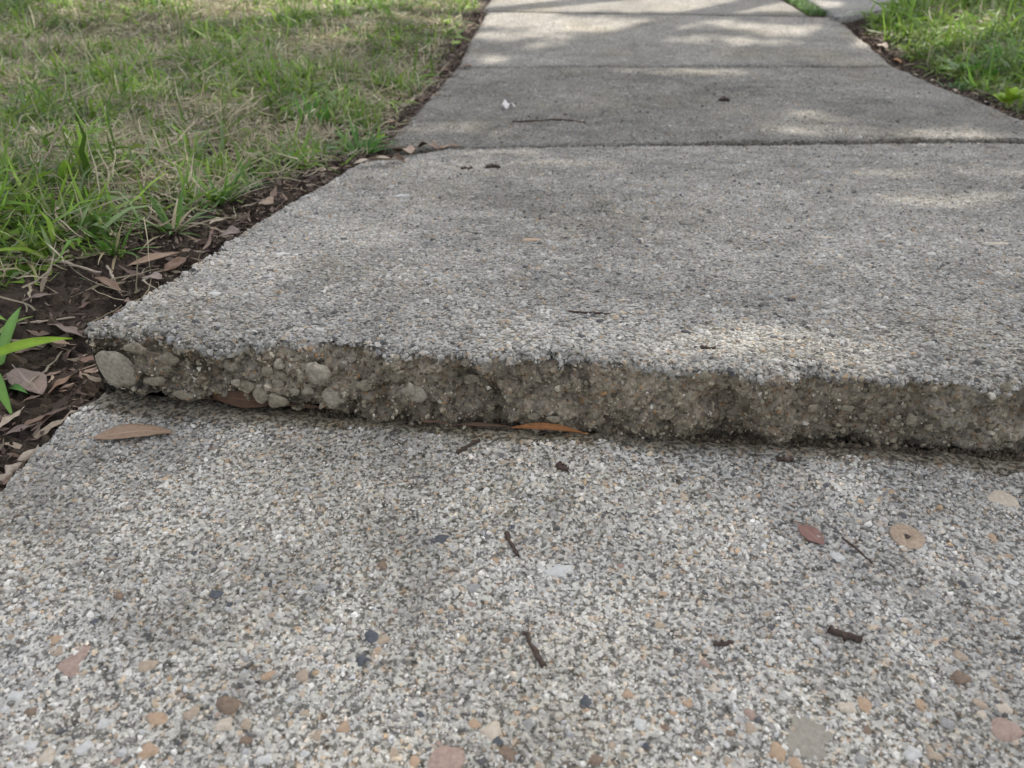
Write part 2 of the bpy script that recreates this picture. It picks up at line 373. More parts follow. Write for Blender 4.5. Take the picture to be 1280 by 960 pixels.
for k in range(FH):                                    # face, from the foot up
    t = k/(FH-1)
    x = XL+.019 + .002*vn(np.array([t*9.]), 3.3)[0] + US*(XR-XL-.019)
    zb = np.interp(x, [-.37, -.345, -.33, -.30, -.27, -.24, -.20, -.15, -.1], [-.004, -.002, .003, .0085, .0075, .004, .0015, -.006, -.012]) + .0016*vn(x*60, .2, 0, 141)
    zt = ztop(x) - .0018 - .0034*np.abs(vn(x*55, .7, 0, 143)) - .0055*sst(.0, .8, vn(x*24, .7, 0, 144))
    z = zb + (zt-zb)*t
    y = yj(x) + face_disp(x, z)
    rnd = np.clip((t-.90)/.1, 0, 1); y = y + .0022*rnd**2
    cut = np.clip(1-(x-x[0])/.012, 0, 1); y = y + .010*cut**2
    rows.append(np.stack([x, y, z], -1))
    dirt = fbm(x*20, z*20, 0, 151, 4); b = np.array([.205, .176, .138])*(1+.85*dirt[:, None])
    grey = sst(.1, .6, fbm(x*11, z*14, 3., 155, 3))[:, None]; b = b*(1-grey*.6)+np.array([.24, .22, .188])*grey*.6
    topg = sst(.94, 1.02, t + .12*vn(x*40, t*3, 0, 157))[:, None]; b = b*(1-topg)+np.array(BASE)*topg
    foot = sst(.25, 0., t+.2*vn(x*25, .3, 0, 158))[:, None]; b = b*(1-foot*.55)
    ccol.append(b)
edge_y = rows[-1][:, 1]
vt = np.concatenate([np.array([.0012, .0028, .005]), np.arange(.0075, .36, .0036), np.arange(.36, 1.02, .007), [1.03]]); vt = vt/vt[-1]
for k, v in enumerate(vt):
    x = xl1(np.full(nu, .5)) + US*(XR-XL); y = edge_y + v*(yb1(x)-.004-edge_y)
    for _ in range(3):
        x0 = xl1(y) if True else 0; x = x0 + US*(XR-x0); y = edge_y + v*(yb1(x)-.003-edge_y)
    z = z1(x, y)
    d = np.minimum(np.minimum(x-x[0], XR-x), yb1(x)-.003-y); z = z - .0045*np.exp(-np.maximum(d, 0)/.004)
    ed = y-edge_y; z = z - (.0018+.0034*np.abs(vn(x*55, .7, 0, 143))+.0055*sst(.0, .8, vn(x*24, .7, 0, 144)))*np.exp(-ed/.0045) - .0025*sst(.2, .9, vn(x*30, y*30, 0, 145))*np.exp(-ed/.012)
    rows.append(np.stack([x, y, z], -1)); w_ = (sst(.0, .006, y-edge_y)*(1-.5*sst(.40, 1.0, y-edge_y)))[:, None]; ccol.append(conc_col(x, y, 2, BASE)*(1-w_) + conc_col(x, y, 2, (.29, .283, .265))*w_)
nfr = len(rows)
V = np.concatenate(rows); C = np.concatenate(ccol); F = [gridfaces(nfr, nu)]
rim = np.concatenate([np.arange(nfr)*nu+nu-1, (nfr-1)*nu+np.arange(nu-2, -1, -1), np.arange(nfr-2, -1, -1)*nu])
low = V[rim].copy(); low[:, 2] = np.minimum(low[:, 2]-.09, -.05 + 0*low[:, 2]); low[:FH, 2] = -.02; low[-FH:] = np.stack([np.full(FH, -.358)+.003*RNG.normal(size=FH), np.linspace(.56, .53, FH), low[-FH:, 2]+.07], 1)
a = np.arange(len(rim)-1); F.append(np.stack([rim[a], len(V)+a, len(V)+a+1, rim[a+1]], 1))
V = np.concatenate([V, low]); C = np.concatenate([C, np.tile(np.array([.15, .135, .11]), (len(low), 1))])
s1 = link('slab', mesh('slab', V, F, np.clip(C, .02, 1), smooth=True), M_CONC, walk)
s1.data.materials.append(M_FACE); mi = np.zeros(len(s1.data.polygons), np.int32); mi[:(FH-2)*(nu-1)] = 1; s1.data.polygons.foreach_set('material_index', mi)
s1['label'] = 'raised concrete slab with broken pebbly front edge'
face_rows = np.stack(rows[:FH])                      # for setting stones in the face

# ---- larger pebbles: one object each
def pebble_mesh(name, seed, flat=.5, rings=4, seg=10, mat=None, rough=.16):
    rg = np.random.default_rng(seed); V = []; 
    lob = [(rg.uniform(.03, rough), rg.integers(2, 5), rg.uniform(0, 6)) for _ in range(3)]
    for i in range(rings):
        ph = (i/(rings-1))*pi*.5 - .35*(1-i/(rings-1)); rr = cos(ph)**.7 if i else 1.0; zz = sin(ph)*flat
        for k in range(seg):
            th_ = 2*pi*k/seg + i*.2; w = 1+sum(a*sin(m_*th_+p_) for a, m_, p_ in lob)
            if i == rings-1: rr = .28
            V.append((rr*w*cos(th_)+rg.normal(0, .02), rr*w*sin(th_)+rg.normal(0, .02), zz*(1 if i < rings-1 else .98)+rg.normal(0, .02)))
    V.append((0, 0, flat)); F = []
    for i in range(rings-1):
        for k in range(seg): a = i*seg+k; b_ = i*seg+(k+1) % seg; F.append((a, b_, b_+seg, a+seg))
    T = [(seg*(rings-1)+k, seg*(rings-1)+(k+1) % seg, len(V)-1) for k in range(seg)]
    me = mesh(name, np.array(V), [np.array(F), np.array(T)], smooth=True)
    if mat: me.materials.append(mat)
    return me
KEEPOUT = []
PM = {(k, v): pebble_mesh('pebble', 11*v+hash(k) % 7 if False else 11*v+len(k), .45, 5, 13, mat=PEB[k], rough=.24) for k in PEB for v in range(3)}
def pebble(px, py, r, kind, parent=None, flat=1., rx=1., rot=None):
    P, t = at(px, py); R = r*t*1.0/FPX*(1.05)
    o = link('pebble', PM[(kind, random.randrange(3))], parent=parent or s0, loc=(P[0], P[1], P[2]-.17*R*flat))
    KEEPOUT.append((P[0], P[1], R*(.78 if flat > .2 else .95)))
    o.scale = (R*rx, R/rx**.5*1.1, R*flat); o.rotation_euler = (random.uniform(-.08, .08), random.uniform(-.08, .08), random.uniform(0, 6.28) if rot is None else rot); return o
for a in [(88, 832, 20, 'red', .5, 1.0, 0.), (183, 832, 11, 'tan', .7), (70, 800, 8, 'orange'), (72, 816, 7, 'tan'), (465, 797, 11, 'dark', .9), (479, 800, 8, 'tan'), (452, 825, 8, 'dark', 1.2),
          (337, 845, 9, 'orange', 1.2), (378, 845, 9, 'tan', 1.2), (285, 881, 13, 'brown', 1.2, 1.25, .1), (240, 892, 10, 'tan'), (280, 906, 11, 'cream'), (308, 906, 8, 'tan', 1.2), (308, 925, 8, 'brown'), (200, 898, 12, 'orange', .6, 1.3, .2),
          (185, 940, 12, 'orange', .7), (60, 946, 12, 'cream'), (38, 932, 8, 'white'), (551, 674, 10, 'dark', .5), (478, 706, 7, 'brown'), (555, 949, 22, 'red', .6), (635, 942, 11, 'brown'), (614, 915, 13, 'cream', .9), (592, 905, 8, 'orange'),
          (518, 953, 8, 'orange'), (733, 877, 8, 'dark', 1.2), (785, 868, 7, 'orange', 1.2), (893, 861, 7, 'cream', 1.2), (1200, 820, 8, 'tan', 1.3), (1200, 847, 11, 'brown', 1.3), (1080, 882, 11, 'orange', 1.1), (1058, 884, 10, 'cream'), (1010, 922, 27, 'paste', .10, 1.15, .3),
          (972, 941, 12, 'orange'), (995, 957, 10, 'orange'), (1140, 943, 11, 'white', 1.1), (1166, 943, 9, 'tan'), (1256, 912, 18, 'red', .6), (938, 894, 9, 'red'), (938, 911, 8, 'tan'), (1255, 622, 18, 'cream', .3, 1.1, 0.),
          (1047, 697, 9, 'white', .9), (150, 745, 7, 'brown', 1.2), (268, 743, 8, 'dark', .8, 1.5, 0.), (700, 712, 12, 'white', .4, 1.4, .2), (1020, 801, 6, 'white', 1.2), (1220, 725, 7, 'grey'), (1263, 727, 7, 'white'),
          (400, 735, 8, 'grey'), (590, 735, 9, 'grey', .5), (620, 700, 5, 'orange'), (846, 640, 5, 'orange'), (1240, 672, 6, 'orange'), (1115, 615, 5, 'orange'), (1146, 790, 5, 'tan'), (895, 661, 4, 'red'), (1255, 886, 9, 'cream'), (1225, 880, 8, 'tan'), (1150, 880, 8, 'orange'),
          (860, 880, 6, 'orange'), (660, 905, 8, 'grey'), (745, 950, 9, 'brown'), (800, 905, 9, 'white'), (1185, 905, 9, 'grey'), (1075, 950, 9, 'grey'), (430, 910, 9, 'orange'), (395, 920, 8, 'tan'), (330, 950, 9, 'white'), (130, 905, 9, 'white'), (105, 935, 10, 'white'), (20, 870, 9, 'white'), (40, 890, 8, 'brown')]:
    pebble(a[0], a[1], a[2], a[3], None, a[4] if len(a) > 4 else 1., a[5] if len(a) > 5 else 1., a[6] if len(a) > 6 else None)
for i in range(110):
    py = 600 + 360*random.random()**.7; px = random.uniform(-20, 1300)
    pebble(px, py, random.uniform(4, 6.5)*(.6+.5*(py-600)/360), random.choice(['tan', 'grey', 'white', 'orange', 'grey', 'cream', 'brown', 'white', 'dark', 'tan', 'red']), None, random.uniform(.7, 1.2))
for a in [(668, 300, 8, 'orange', .5, 2.2, .05), (1243, 305, 8, 'cream', .6, 2.2, .05), (1060, 258, 5, 'grey', .6, 2., 0), (1030, 297, 6, 'cream', .5, 2., 0), (590, 246, 5, 'grey', .5, 1.8, 0), (680, 285, 5, 'grey', .5, 1.8, 0.), (500, 245, 6, 'white', .6, 1.6, 0), (350, 318, 6, 'white', .6, 1.6, 0), (268, 367, 6, 'white', .8, 1.4, 0)]:
    pebble(a[0], a[1], a[2], a[3], s1, a[4], a[5], a[6])
# the sliced pebble with a pit in it
P, t = at(1134, 671); R = 20*t/FPX; KEEPOUT.append((P[0], P[1], R))
rg = np.random.default_rng(5); seg = 20; Vp = []
for rr, zz in ((1.05, -.10), (1.0, .05), (.93, .085), (.5, .09), (.24, .09), (.15, -.02)):
    for k in range(seg):
        q = 2*pi*k/seg; star = 1+(.45*max(0, cos(3*q)) if rr < .3 else .03*sin(3*q+1)+.02*rg.normal()); Vp.append((rr*star*cos(q), rr*star*sin(q)*1.15, zz+rg.normal(0, .008)))
Vp.append((0, 0, -.05)); Fp = [(i*seg+k, i*seg+(k+1) % seg, (i+1)*seg+(k+1) % seg, (i+1)*seg+k) for i in range(5) for k in range(seg)]; Tp = [(5*seg+k, 5*seg+(k+1) % seg, 6*seg) for k in range(seg)]
o = link('pebble', mesh('pebble', np.array(Vp)*R, [np.array(Fp), np.array(Tp)], smooth=True), PEB['disc'], s0, loc=(P[0], P[1], P[2]+.0001)); o['label'] = 'flat tan pebble with a star shaped pit'
pit = link('pit', mesh('pit', np.array([(.17*R*cos(2*pi*k/8), .2*R*sin(2*pi*k/8), 0) for k in range(8)]+[(0, 0, .0003)]), np.array([(k, (k+1) % 8, 8) for k in range(8)])), M_TWIG, s0, loc=(P[0], P[1], P[2]+.0003+.02*R))  # flat dark disc added in the hole, its shade put in as colour
# ---- grains: thousands of small exposed stones, too many and too small to pick apart
PAL = np.array([[.36, .355, .34], [.39, .385, .37], [.32, .315, .30], [.43, .425, .41], [.48, .475, .46], [.25, .245, .235], [.33, .275, .21], [.33, .245, .165], [.42, .37, .31], [.09, .09, .095], [.16, .155, .15], [.33, .335, .345]])
PW = np.array([.22, .15, .19, .06, .012, .11, .05, .016, .045, .055, .05, .05]); PW = PW/PW.sum()
def grains(name, P, T1, T2, Nn, r, parent, lod=0, tint=None, hgt=.42, pal=PAL, pw=PW):
    n = len(P); ang0 = RNG.uniform(0, 2*pi, n); st = RNG.uniform(.72, 1.38, n); h = hgt*RNG.uniform(.45, 1.3, n)
    vs_ = []
    def pt(ang, rad, hh):
        a = ang*rad*r*st; b = rad*r/st
        ca, sa = np.cos(ang0), np.sin(ang0)
        u = np.cos(ang)*rad*r*st; v = np.sin(ang)*rad*r/st
        uu, vv = u*ca-v*sa, u*sa+v*ca
        return P + T1*uu[:, None] + T2*vv[:, None] + Nn*(hh*r)[:, None]
    for k in range(6): vs_.append(pt(np.full(n, k*pi/3)+RNG.uniform(-.2, .2, n), RNG.uniform(.78, 1.16, n), np.full(n, -.30)))
    if lod == 0:
        tilt = RNG.uniform(-.25, .25, (3, n))
        for k in range(3): vs_.append(pt(np.full(n, k*2*pi/3+.5)+RNG.uniform(-.3, .3, n), RNG.uniform(.42, .72, n), h*(1+tilt[k])))
        nvp = 9; f = [[0, 1, 6], [1, 2, 7], [2, 3, 7], [3, 4, 7+0], [4, 5, 8], [5, 0, 8], [1, 7, 6], [4, 8, 7], [0, 6, 8], [6, 7, 8]]
        f = [[0, 1, 6], [1, 7, 6], [1, 2, 7], [2, 3, 7], [3, 8, 7], [3, 4, 8], [4, 5, 8], [5, 6, 8], [5, 0, 6], [6, 7, 8]]
    else:
        vs_.append(pt(RNG.uniform(0, 6, n), RNG.uniform(0, .35, n), h)); nvp = 7
        f = [[k, (k+1) % 6, 6] for k in range(6)]
    Vv = np.stack(vs_, 1).reshape(-1, 3)
    Ff = (np.array(f)[None] + (np.arange(n)*nvp)[:, None, None]).reshape(-1, 3)
    ci = RNG.choice(len(pal), n, p=pw); c = pal[ci]*RNG.uniform(.75, 1.2, (n, 1))*np.array([1.02, .99, .94])
    if tint is not None: c = c*tint[:, None] if tint.ndim == 1 else c*tint
    Cc = np.repeat(c[:, None], nvp, 1).reshape(-1, 3)
    o = link(name, mesh(name, Vv, Ff, np.clip(Cc, .01, .9)), M_GRAIN, parent); o['kind'] = 'stuff'; return o
def jgrid(x0, x1, y0, y1, s):
    a = np.arange(x0, x1, s); b = np.arange(y0, y1, s*.9); X, Y = np.meshgrid(a, b)
    X[1::2] += s/2; return (X+RNG.uniform(-.42, .42, X.shape)*s).ravel(), (Y+RNG.uniform(-.42, .42, X.shape)*s).ravel()
EX = np.array([1., 0, 0]); EY = np.array([0, 1., 0]); EZ = np.array([0, 0, 1.])
def in_view(x, y, z, m=.05):
    fw, rt = ray(640, 480), ray(641, 480)-ray(640, 480); rt = rt*FPX; up = (ray(640, 479)-ray(640, 480))*FPX
    dx, dy, dz = x, y, z-CAM_H
    zc = dx*fw[0]+dy*fw[1]+dz*fw[2]; u = (dx*rt[0]+dy*rt[1]+dz*rt[2])/zc; v = (dx*up[0]+dy*up[1]+dz*up[2])/zc
    return (zc > .1) & (np.abs(u) < .65+m/zc) & (np.abs(v) < .487+m/zc)
def top_grains(zf, x, y, rmean, parent, lod, s, keep=None):
    z = zf(x, y); k = in_view(x, y, z)
    if keep is not None: k &= keep(x, y)
    if lod == 0: k &= RNG.random(len(x)) < .66 + .4*fbm(x*60, y*60, 0, 93, 2)
    for a_, b_, c_ in KEEPOUT: k &= (x-a_)**2+(y-b_)**2 > c_*c_
    x, y, z = x[k], y[k], z[k]; n = len(x)
    r = rmean*np.exp(RNG.normal(0, .42, n)+.25*fbm(x*30, y*30, 0, 91, 2)); r = np.minimum(r, rmean*2.6)
    e = .002; gxn = (zf(x+e, y)-zf(x-e, y))/(2*e); gyn = (zf(x, y+e)-zf(x, y-e))/(2*e)
    Nn = np.stack([-gxn+RNG.normal(0, .10, n), -gyn+RNG.normal(0, .10, n), np.ones(n)], 1); Nn /= np.linalg.norm(Nn, axis=1)[:, None]
    T1 = np.cross(np.tile(EY, (n, 1)), Nn); T1 /= np.linalg.norm(T1, axis=1)[:, None]; T2 = np.cross(Nn, T1)
    P = np.stack([x, y, z-RNG.uniform(-.05, .28, n)*r], 1)
    tint = np.clip((1.0 if s == 1 else .86 if s == 2 else .66) + (.5 if s == 1 else .28)*stain(x, y, s) + (.40 if s == 1 else .25)*fbm(x*26, y*26, 0, 71+s, 3) + .25*fbm(x*95, y*95, 0, 77+s, 2), .36, 1.35)
    grains('aggregate', P, T1, T2, Nn, r, parent, lod, tint, .46 if lod == 0 else .62); return n
x, y = jgrid(XL+.003, .55, .10, .49, .00205)
smooth0 = lambda x, y: (x > xl0(y)+.003) & ((yj(x)-y) > .012 + .014*(.5+.5*vn(x*14, 2.2, 0, 171)) + .006*vn(x*60, y*60, 0, 172)) 
n_a = top_grains(z0, x, y, .00117, s0, 0, 1, smooth0)
x, y = jgrid(-.36, .75, .477, .86, .0030); k1 = lambda x, y: (x > xl1(y)+.003) & (y > yj(x)+.007)
n_b = top_grains(z1, x, y, .00160, s1, 0, 2, k1)
x, y = jgrid(-.36, .99, .86, 1.65, .0042); k1b = lambda x, y: (x > xl1(y)+.004) & (y < yb1(x)-.006)
n_c = top_grains(z1, x, y, .0021, s1, 1, 2, k1b)
x, y = jgrid(XL+.006, .99, 1.53, 2.68, .0072); k2 = lambda x, y: (y > yb1(x)+.02) & (y < yb2(x)-.008) & (fbm(x*9, y*9, 0, 181, 3) > -.25)
n_d = top_grains(z2, x, y, .0026, s2, 1, 3, k2)
# grit on the broken face
n = 9000
ii = RNG.integers(1, FH-2, n); jj = RNG.integers(2, int(.78/.0021), n)
P = face_rows[ii, jj]; du = face_rows[ii, jj+1]-face_rows[ii, jj-1]; dv = face_rows[ii+1, jj]-face_rows[ii-1, jj]
Nf = np.cross(du, dv); Nf /= np.linalg.norm(Nf, axis=1)[:, None]; T1 = du/np.linalg.norm(du, axis=1)[:, None]; T2 = np.cross(Nf, T1)
r = .00105*np.exp(RNG.normal(0, .45, n)); r = np.minimum(r, .003)
fpal = np.array([[.20, .175, .13], [.26, .23, .175], [.15, .13, .095], [.36, .33, .27], [.48, .46, .41], [.24, .15, .08], [.07, .06, .05]]); fpw = np.array([.3, .24, .24, .08, .03, .03, .08])
grains('aggregate', P, T1, T2, Nf, r, s1, 0, None, .5, fpal, fpw/fpw.sum())
ii = RNG.integers(FH-2, FH+6, 2800); jj = RNG.integers(2, int(.78/.0021), 2800); AR = np.stack(rows[:FH+12])
P = AR[ii, jj]; du = AR[ii, jj+1]-AR[ii, jj-1]; dv = AR[ii+1, jj]-AR[ii-1, jj]; Nf = np.cross(du, dv); Nf /= np.linalg.norm(Nf, axis=1)[:, None]; T1 = du/np.linalg.norm(du, axis=1)[:, None]; T2 = np.cross(Nf, T1)
grains('aggregate', P, T1, T2, Nf, np.minimum(.00108*np.exp(RNG.normal(0, .45, 2800)), .0038), s1, 0, RNG.uniform(.6, .95, 2800), .5)
print('grains', n_a, n_b, n_c, n_d)

# stones set in the broken face
def stone(px, py, rw, rh, mt, out=.35):
    P, t = onface(px, py); j = int(np.clip((P[0]-face_rows[0, 0, 0])/.0021, 2, nu-3)); i = int(np.argmin(np.abs(face_rows[:, j, 2]-P[2]))); Q = face_rows[i, j]
    if px > 620: mt = STONE
    me = pebble_mesh('stone', random.randrange(9999), 1., 7, 18, mt, .13); sd = random.uniform(0, 99)
    vv = np.empty(len(me.vertices)*3, np.float32); me.vertices.foreach_get('co', vv); vv = vv.reshape(-1, 3); vv *= (1 + .20*fbm(vv[:, 0]*1.6+sd, vv[:, 1]*1.6, vv[:, 2]*1.6, 3, 2) + .10*fbm(vv[:, 0]*5+sd, vv[:, 1]*5, vv[:, 2]*5, 3, 2))[:, None]; me.vertices.foreach_set('co', vv.ravel()); me.update()
    o = link('stone', me, parent=s1, loc=(P[0], Q[1]-.0016, P[2])); k_ = 1.0 if px < 540 else .8; mt_ = mt; sw, sh = k_*rw*t/FPX, k_*rh*t/FPX/.84
    o.scale = (sw, sh, out*min(sw, sh)); o.rotation_euler = (radians(90)+random.uniform(-.15, .15), random.uniform(-.3, .3), 0); return o
for a in [(150, 455, 21, 27, STONE2, .25), (402, 459, 14, 14, STONE2, .5), (418, 495, 14, 14, STONE2, .5), (495, 469, 15, 13, STONE, .6), (288, 458, 12, 10, STONE2, .5), (520, 486, 17, 9, STONE2, .4), (516, 479, 6, 8, STONE2), (349, 455, 7, 6, STONE2, .6),
          (336, 461, 8, 6, STONE), (357, 470, 10, 6, STONE), (349, 477, 8, 6, STONE2), (368, 484, 8, 6, STONE2), (385, 487, 8, 6, STONE2), (330, 489, 11, 9, STONE), (352, 492, 12, 9, STONE), (435, 457, 7, 4, STONE2), (449, 466, 5, 5, STONE), (442, 484, 10, 8, STONE), (456, 480, 9, 7, STONE), (470, 484, 8, 7, STONE),
          (307, 441, 7, 5, STONE2, .6), (270, 462, 7, 6, STONE), (262, 450, 9, 5, STONE2), (326, 482, 9, 6, STONE2), (312, 478, 10, 8, STONE), (300, 472, 6, 5, STONE2), (560, 470, 16, 8, STONE), (590, 478, 12, 7, STONE), (610, 512, 9, 6, STONE), (668, 512, 11, 6, STONE2), (693, 513, 10, 6, STONE2), (733, 475, 4, 3, STONE2), (768, 473, 3, 3, STONE2),
          (497, 445, 4, 4, STONE2, .8), (612, 449, 5, 4, STONE2, .6), (874, 479, 6, 5, STONE2), (880, 466, 10, 7, STONE2), (967, 512, 6, 5, STONE2), (995, 505, 10, 6, STONE), (1015, 508, 8, 6, STONE), (1060, 512, 10, 6, STONE), (1100, 520, 9, 7, STONE), (1118, 518, 10, 4, STONE2, .5), (1143, 531, 10, 9, STONE2), (1163, 537, 7, 6, STONE2),
          (1180, 530, 6, 5, STONE2), (1104, 505, 8, 5, STONE2), (1085, 530, 9, 7, STONE), (1120, 534, 7, 6, STONE), (1200, 520, 6, 5, STONE), (1255, 480, 9, 7, STONE2), (1268, 500, 8, 6, STONE), (1212, 530, 8, 5, STONE), (1260, 530, 10, 8, STONE), (870, 530, 9, 6, STONE), (885, 538, 9, 5, STONE2), (540, 500, 12, 6, STONE), (200, 470, 14, 6, STONE), (235, 487, 14, 6, STONE), (215, 445, 12, 8, STONE), (175, 430, 14, 7, STONE)]:
    stone(*a)
# ---- driveway beyond the right verge
fx = np.concatenate([np.linspace(.985, 1.4, 14), np.linspace(1.5, 9, 20)]); fv = np.linspace(0, 1, 40)**1.6
X, Vq = np.meshgrid(fx, fv); Y = drive_front(X)+Vq*(6.2-drive_front(X)); X = X + .02*(Y-3.5)*(X < 1.2)
Z = -.145 + .0*X + .003*fbm(X*3, Y*3, 0, 5, 3) - .02*(Vq == 0)
Vd = np.stack([X, Y, Z], -1).reshape(-1, 3); nvd, nud = X.shape
rim = np.concatenate([np.arange(nud), np.arange(1, nvd)*nud+nud-1, (nvd-1)*nud+np.arange(nud-2, -1, -1), np.arange(nvd-2, 0, -1)*nud]); lw = Vd[rim].copy(); lw[:, 2] -= .12
a = np.arange(len(rim)); Fd = [gridfaces(nvd, nud), np.stack([rim, len(Vd)+a, len(Vd)+np.roll(a, -1), np.roll(rim, -1)], 1)]
cd_ = np.concatenate([conc_col(X, Y, 9, (.29, .29, .285)).reshape(-1, 3), np.tile([.2, .18, .15], (len(rim), 1))])
link('driveway', mesh('driveway', np.concatenate([Vd, lw]), Fd, cd_, smooth=True), M_CONC, kind='structure')

# ------------------------------------------------------------------ soil crumbs and leaf shreds along the edges
def scatter_ground(x, y, rmean, name, pal, label, cat, hg=.8):
    z = ground_z(x, y); k = in_view(x, y, z, .15); x, y, z = x[k], y[k], z[k]; n = len(x); r = rmean*np.exp(RNG.normal(0, .5, n))
    T = lambda v: np.tile(v, (n, 1))
    o = grains(name, np.stack([x, y, z], 1), T(EX), T(EY), T(EZ), r, None, 1, None, hg, pal, np.ones(len(pal))/len(pal))
    o['label'] = label; o['category'] = cat; return o
n = 12000; ys = np.concatenate([RNG.uniform(.3, 1.7, n), RNG.uniform(1.3, 3.6, n//3)]); xs = XL - np.abs(RNG.normal(0, .11, len(ys))) - .001
spal = np.array([[.035, .027, .022], [.05, .038, .030], [.028, .021, .018], [.07, .055, .043]])
o = scatter_ground(xs, ys, .0034, 'soil_crumbs', spal, 'dark crumbly soil along the left edge of the walk', 'soil'); o.data.materials[0] = M_SOIL
ys = RNG.uniform(1.6, 3.5, 5000); xs = XR + np.abs(RNG.normal(0, .06, len(ys)))
o = scatter_ground(xs, ys, .004, 'soil_crumbs', spal, 'dark crumbly soil along the right edge of the walk', 'soil'); o.data.materials[0] = M_SOIL
# dirt packed in the open joint under the raised slab
n = 7000; xs = RNG.uniform(-.36, .6, n); ys = y0back(xs)+RNG.normal(.000, .0028, n)-.0005; zs = -.0035 + RNG.uniform(-.003, .0028, n) + .0015*vn(xs*40, 1., 0, 7)
zs = zs - .006*sst(-.16, -.24, xs)
T = lambda v: np.tile(v, (n, 1))
o = grains('joint_dirt', np.stack([xs, ys, zs], 1), T(EX), T(EY), T(EZ), .0013*np.exp(RNG.normal(0, .45, n)), None, 1, None, .8, np.array([[.06, .048, .035], [.09, .072, .052], [.042, .033, .024], [.15, .125, .095]]), np.array([.3, .3, .3, .1])); o['label'] = 'brown dirt packed into the joint below the raised slab'; o['category'] = 'dirt'
def ribbons(P, head, L, W, seg, curl, wig, pitch0, cols, twist=0.3, tipw=.15, basew=.7):
    """many curved blades at once. P (n,3)"""
    n = len(P); V = []; pos = P.copy(); hd = head.copy(); pt = pitch0.copy()
    rol = RNG.normal(0, twist, n)
    for k in range(seg+1):
        t = k/seg; w = W*(basew+(1-basew)*sin(min(1, t*2.2)*pi/2))*(1-(1-tipw)*max(0, t-.45)/.55*1.0 if t > .45 else 1)
        side = np.stack([-np.sin(hd)*np.cos(rol), np.cos(hd)*np.cos(rol), np.sin(rol)], 1)
        V.append(pos - side*(w/2)[:, None]); V.append(pos + side*(w/2)[:, None])
        if k < seg:
            dirv = np.stack([np.cos(hd)*np.cos(pt), np.sin(hd)*np.cos(pt), np.sin(pt)], 1)
            pos = pos + dirv*(L/seg)[:, None]
            pt = pt - curl/seg + RNG.normal(0, .12, n)*wig; hd = hd + RNG.normal(0, .35, n)*wig; rol = rol + RNG.normal(0, .3, n)*wig
    V = np.stack(V, 1); nv = 2*(seg+1)
    g_ = (ground_z if n > 20000 else surf)(V[..., 0], V[..., 1]); V[..., 2] = np.maximum(V[..., 2], np.where(V[..., 2] < g_+.0005, g_+.0005+.002*RNG.random(V.shape[:2]), V[..., 2]))
    f = np.array([[2*k, 2*k+1, 2*k+3, 2*k+2] for k in range(seg)])
    F = (f[None]+(np.arange(n)*nv)[:, None, None]).reshape(-1, 4)
    tt = np.repeat(np.arange(seg+1)/seg, 2)
    return V.reshape(-1, 3), F, (cols[:, None, :]*np.ones((1, nv, 1))).reshape(-1, 3), np.tile(tt, n)
def litter(xs, ys, L0, name, label, zlift=.002):
    z = surf(xs, ys); k = in_view(xs, ys, z, .15); xs, ys, z = xs[k], ys[k], z[k]; n = len(xs)
    pal = np.array([[.16, .115, .09], [.22, .16, .125], [.11, .075, .06], [.30, .24, .18], [.07, .05, .04], [.20, .13, .10]])
    c = pal[RNG.integers(0, len(pal), n)]*RNG.uniform(.4, 1.0, (n, 1)); L = L0*np.exp(RNG.normal(0, .5, n))
    V, F, C, _ = ribbons(np.stack([xs, ys, z+zlift+.004*RNG.random(n)], 1), RNG.uniform(0, 6.28, n), L, L*RNG.uniform(.10, .34, n), 5, RNG.normal(0, .6, n), .7, RNG.normal(.0, .12, n), c, .3, .1, .35)
    return link(name, mesh(name, V, F, C, smooth=True), M_LITTER, kind='stuff', label=label, cat='leaf litter')
n = 1300; ys = RNG.uniform(.33, 1.65, n); litter(XL - .004 - np.abs(RNG.normal(0, .06, n)), ys, .013, 'leaf_litter', 'brown shreds of dead leaves on the soil left of the walk')
n = 1500; ys = RNG.uniform(1.5, 3.5, n); litter(XL - .002 - np.abs(RNG.normal(0, .05, n)), ys, .015, 'leaf_litter', 'brown leaf shreds along the far left edge of the walk')
n = 900; ys = RNG.uniform(1.6, 3.4, n); litter(XR - .002 + np.abs(RNG.normal(0, .045, n)), ys, .015, 'leaf_litter', 'brown leaf shreds along the right edge of the walk')

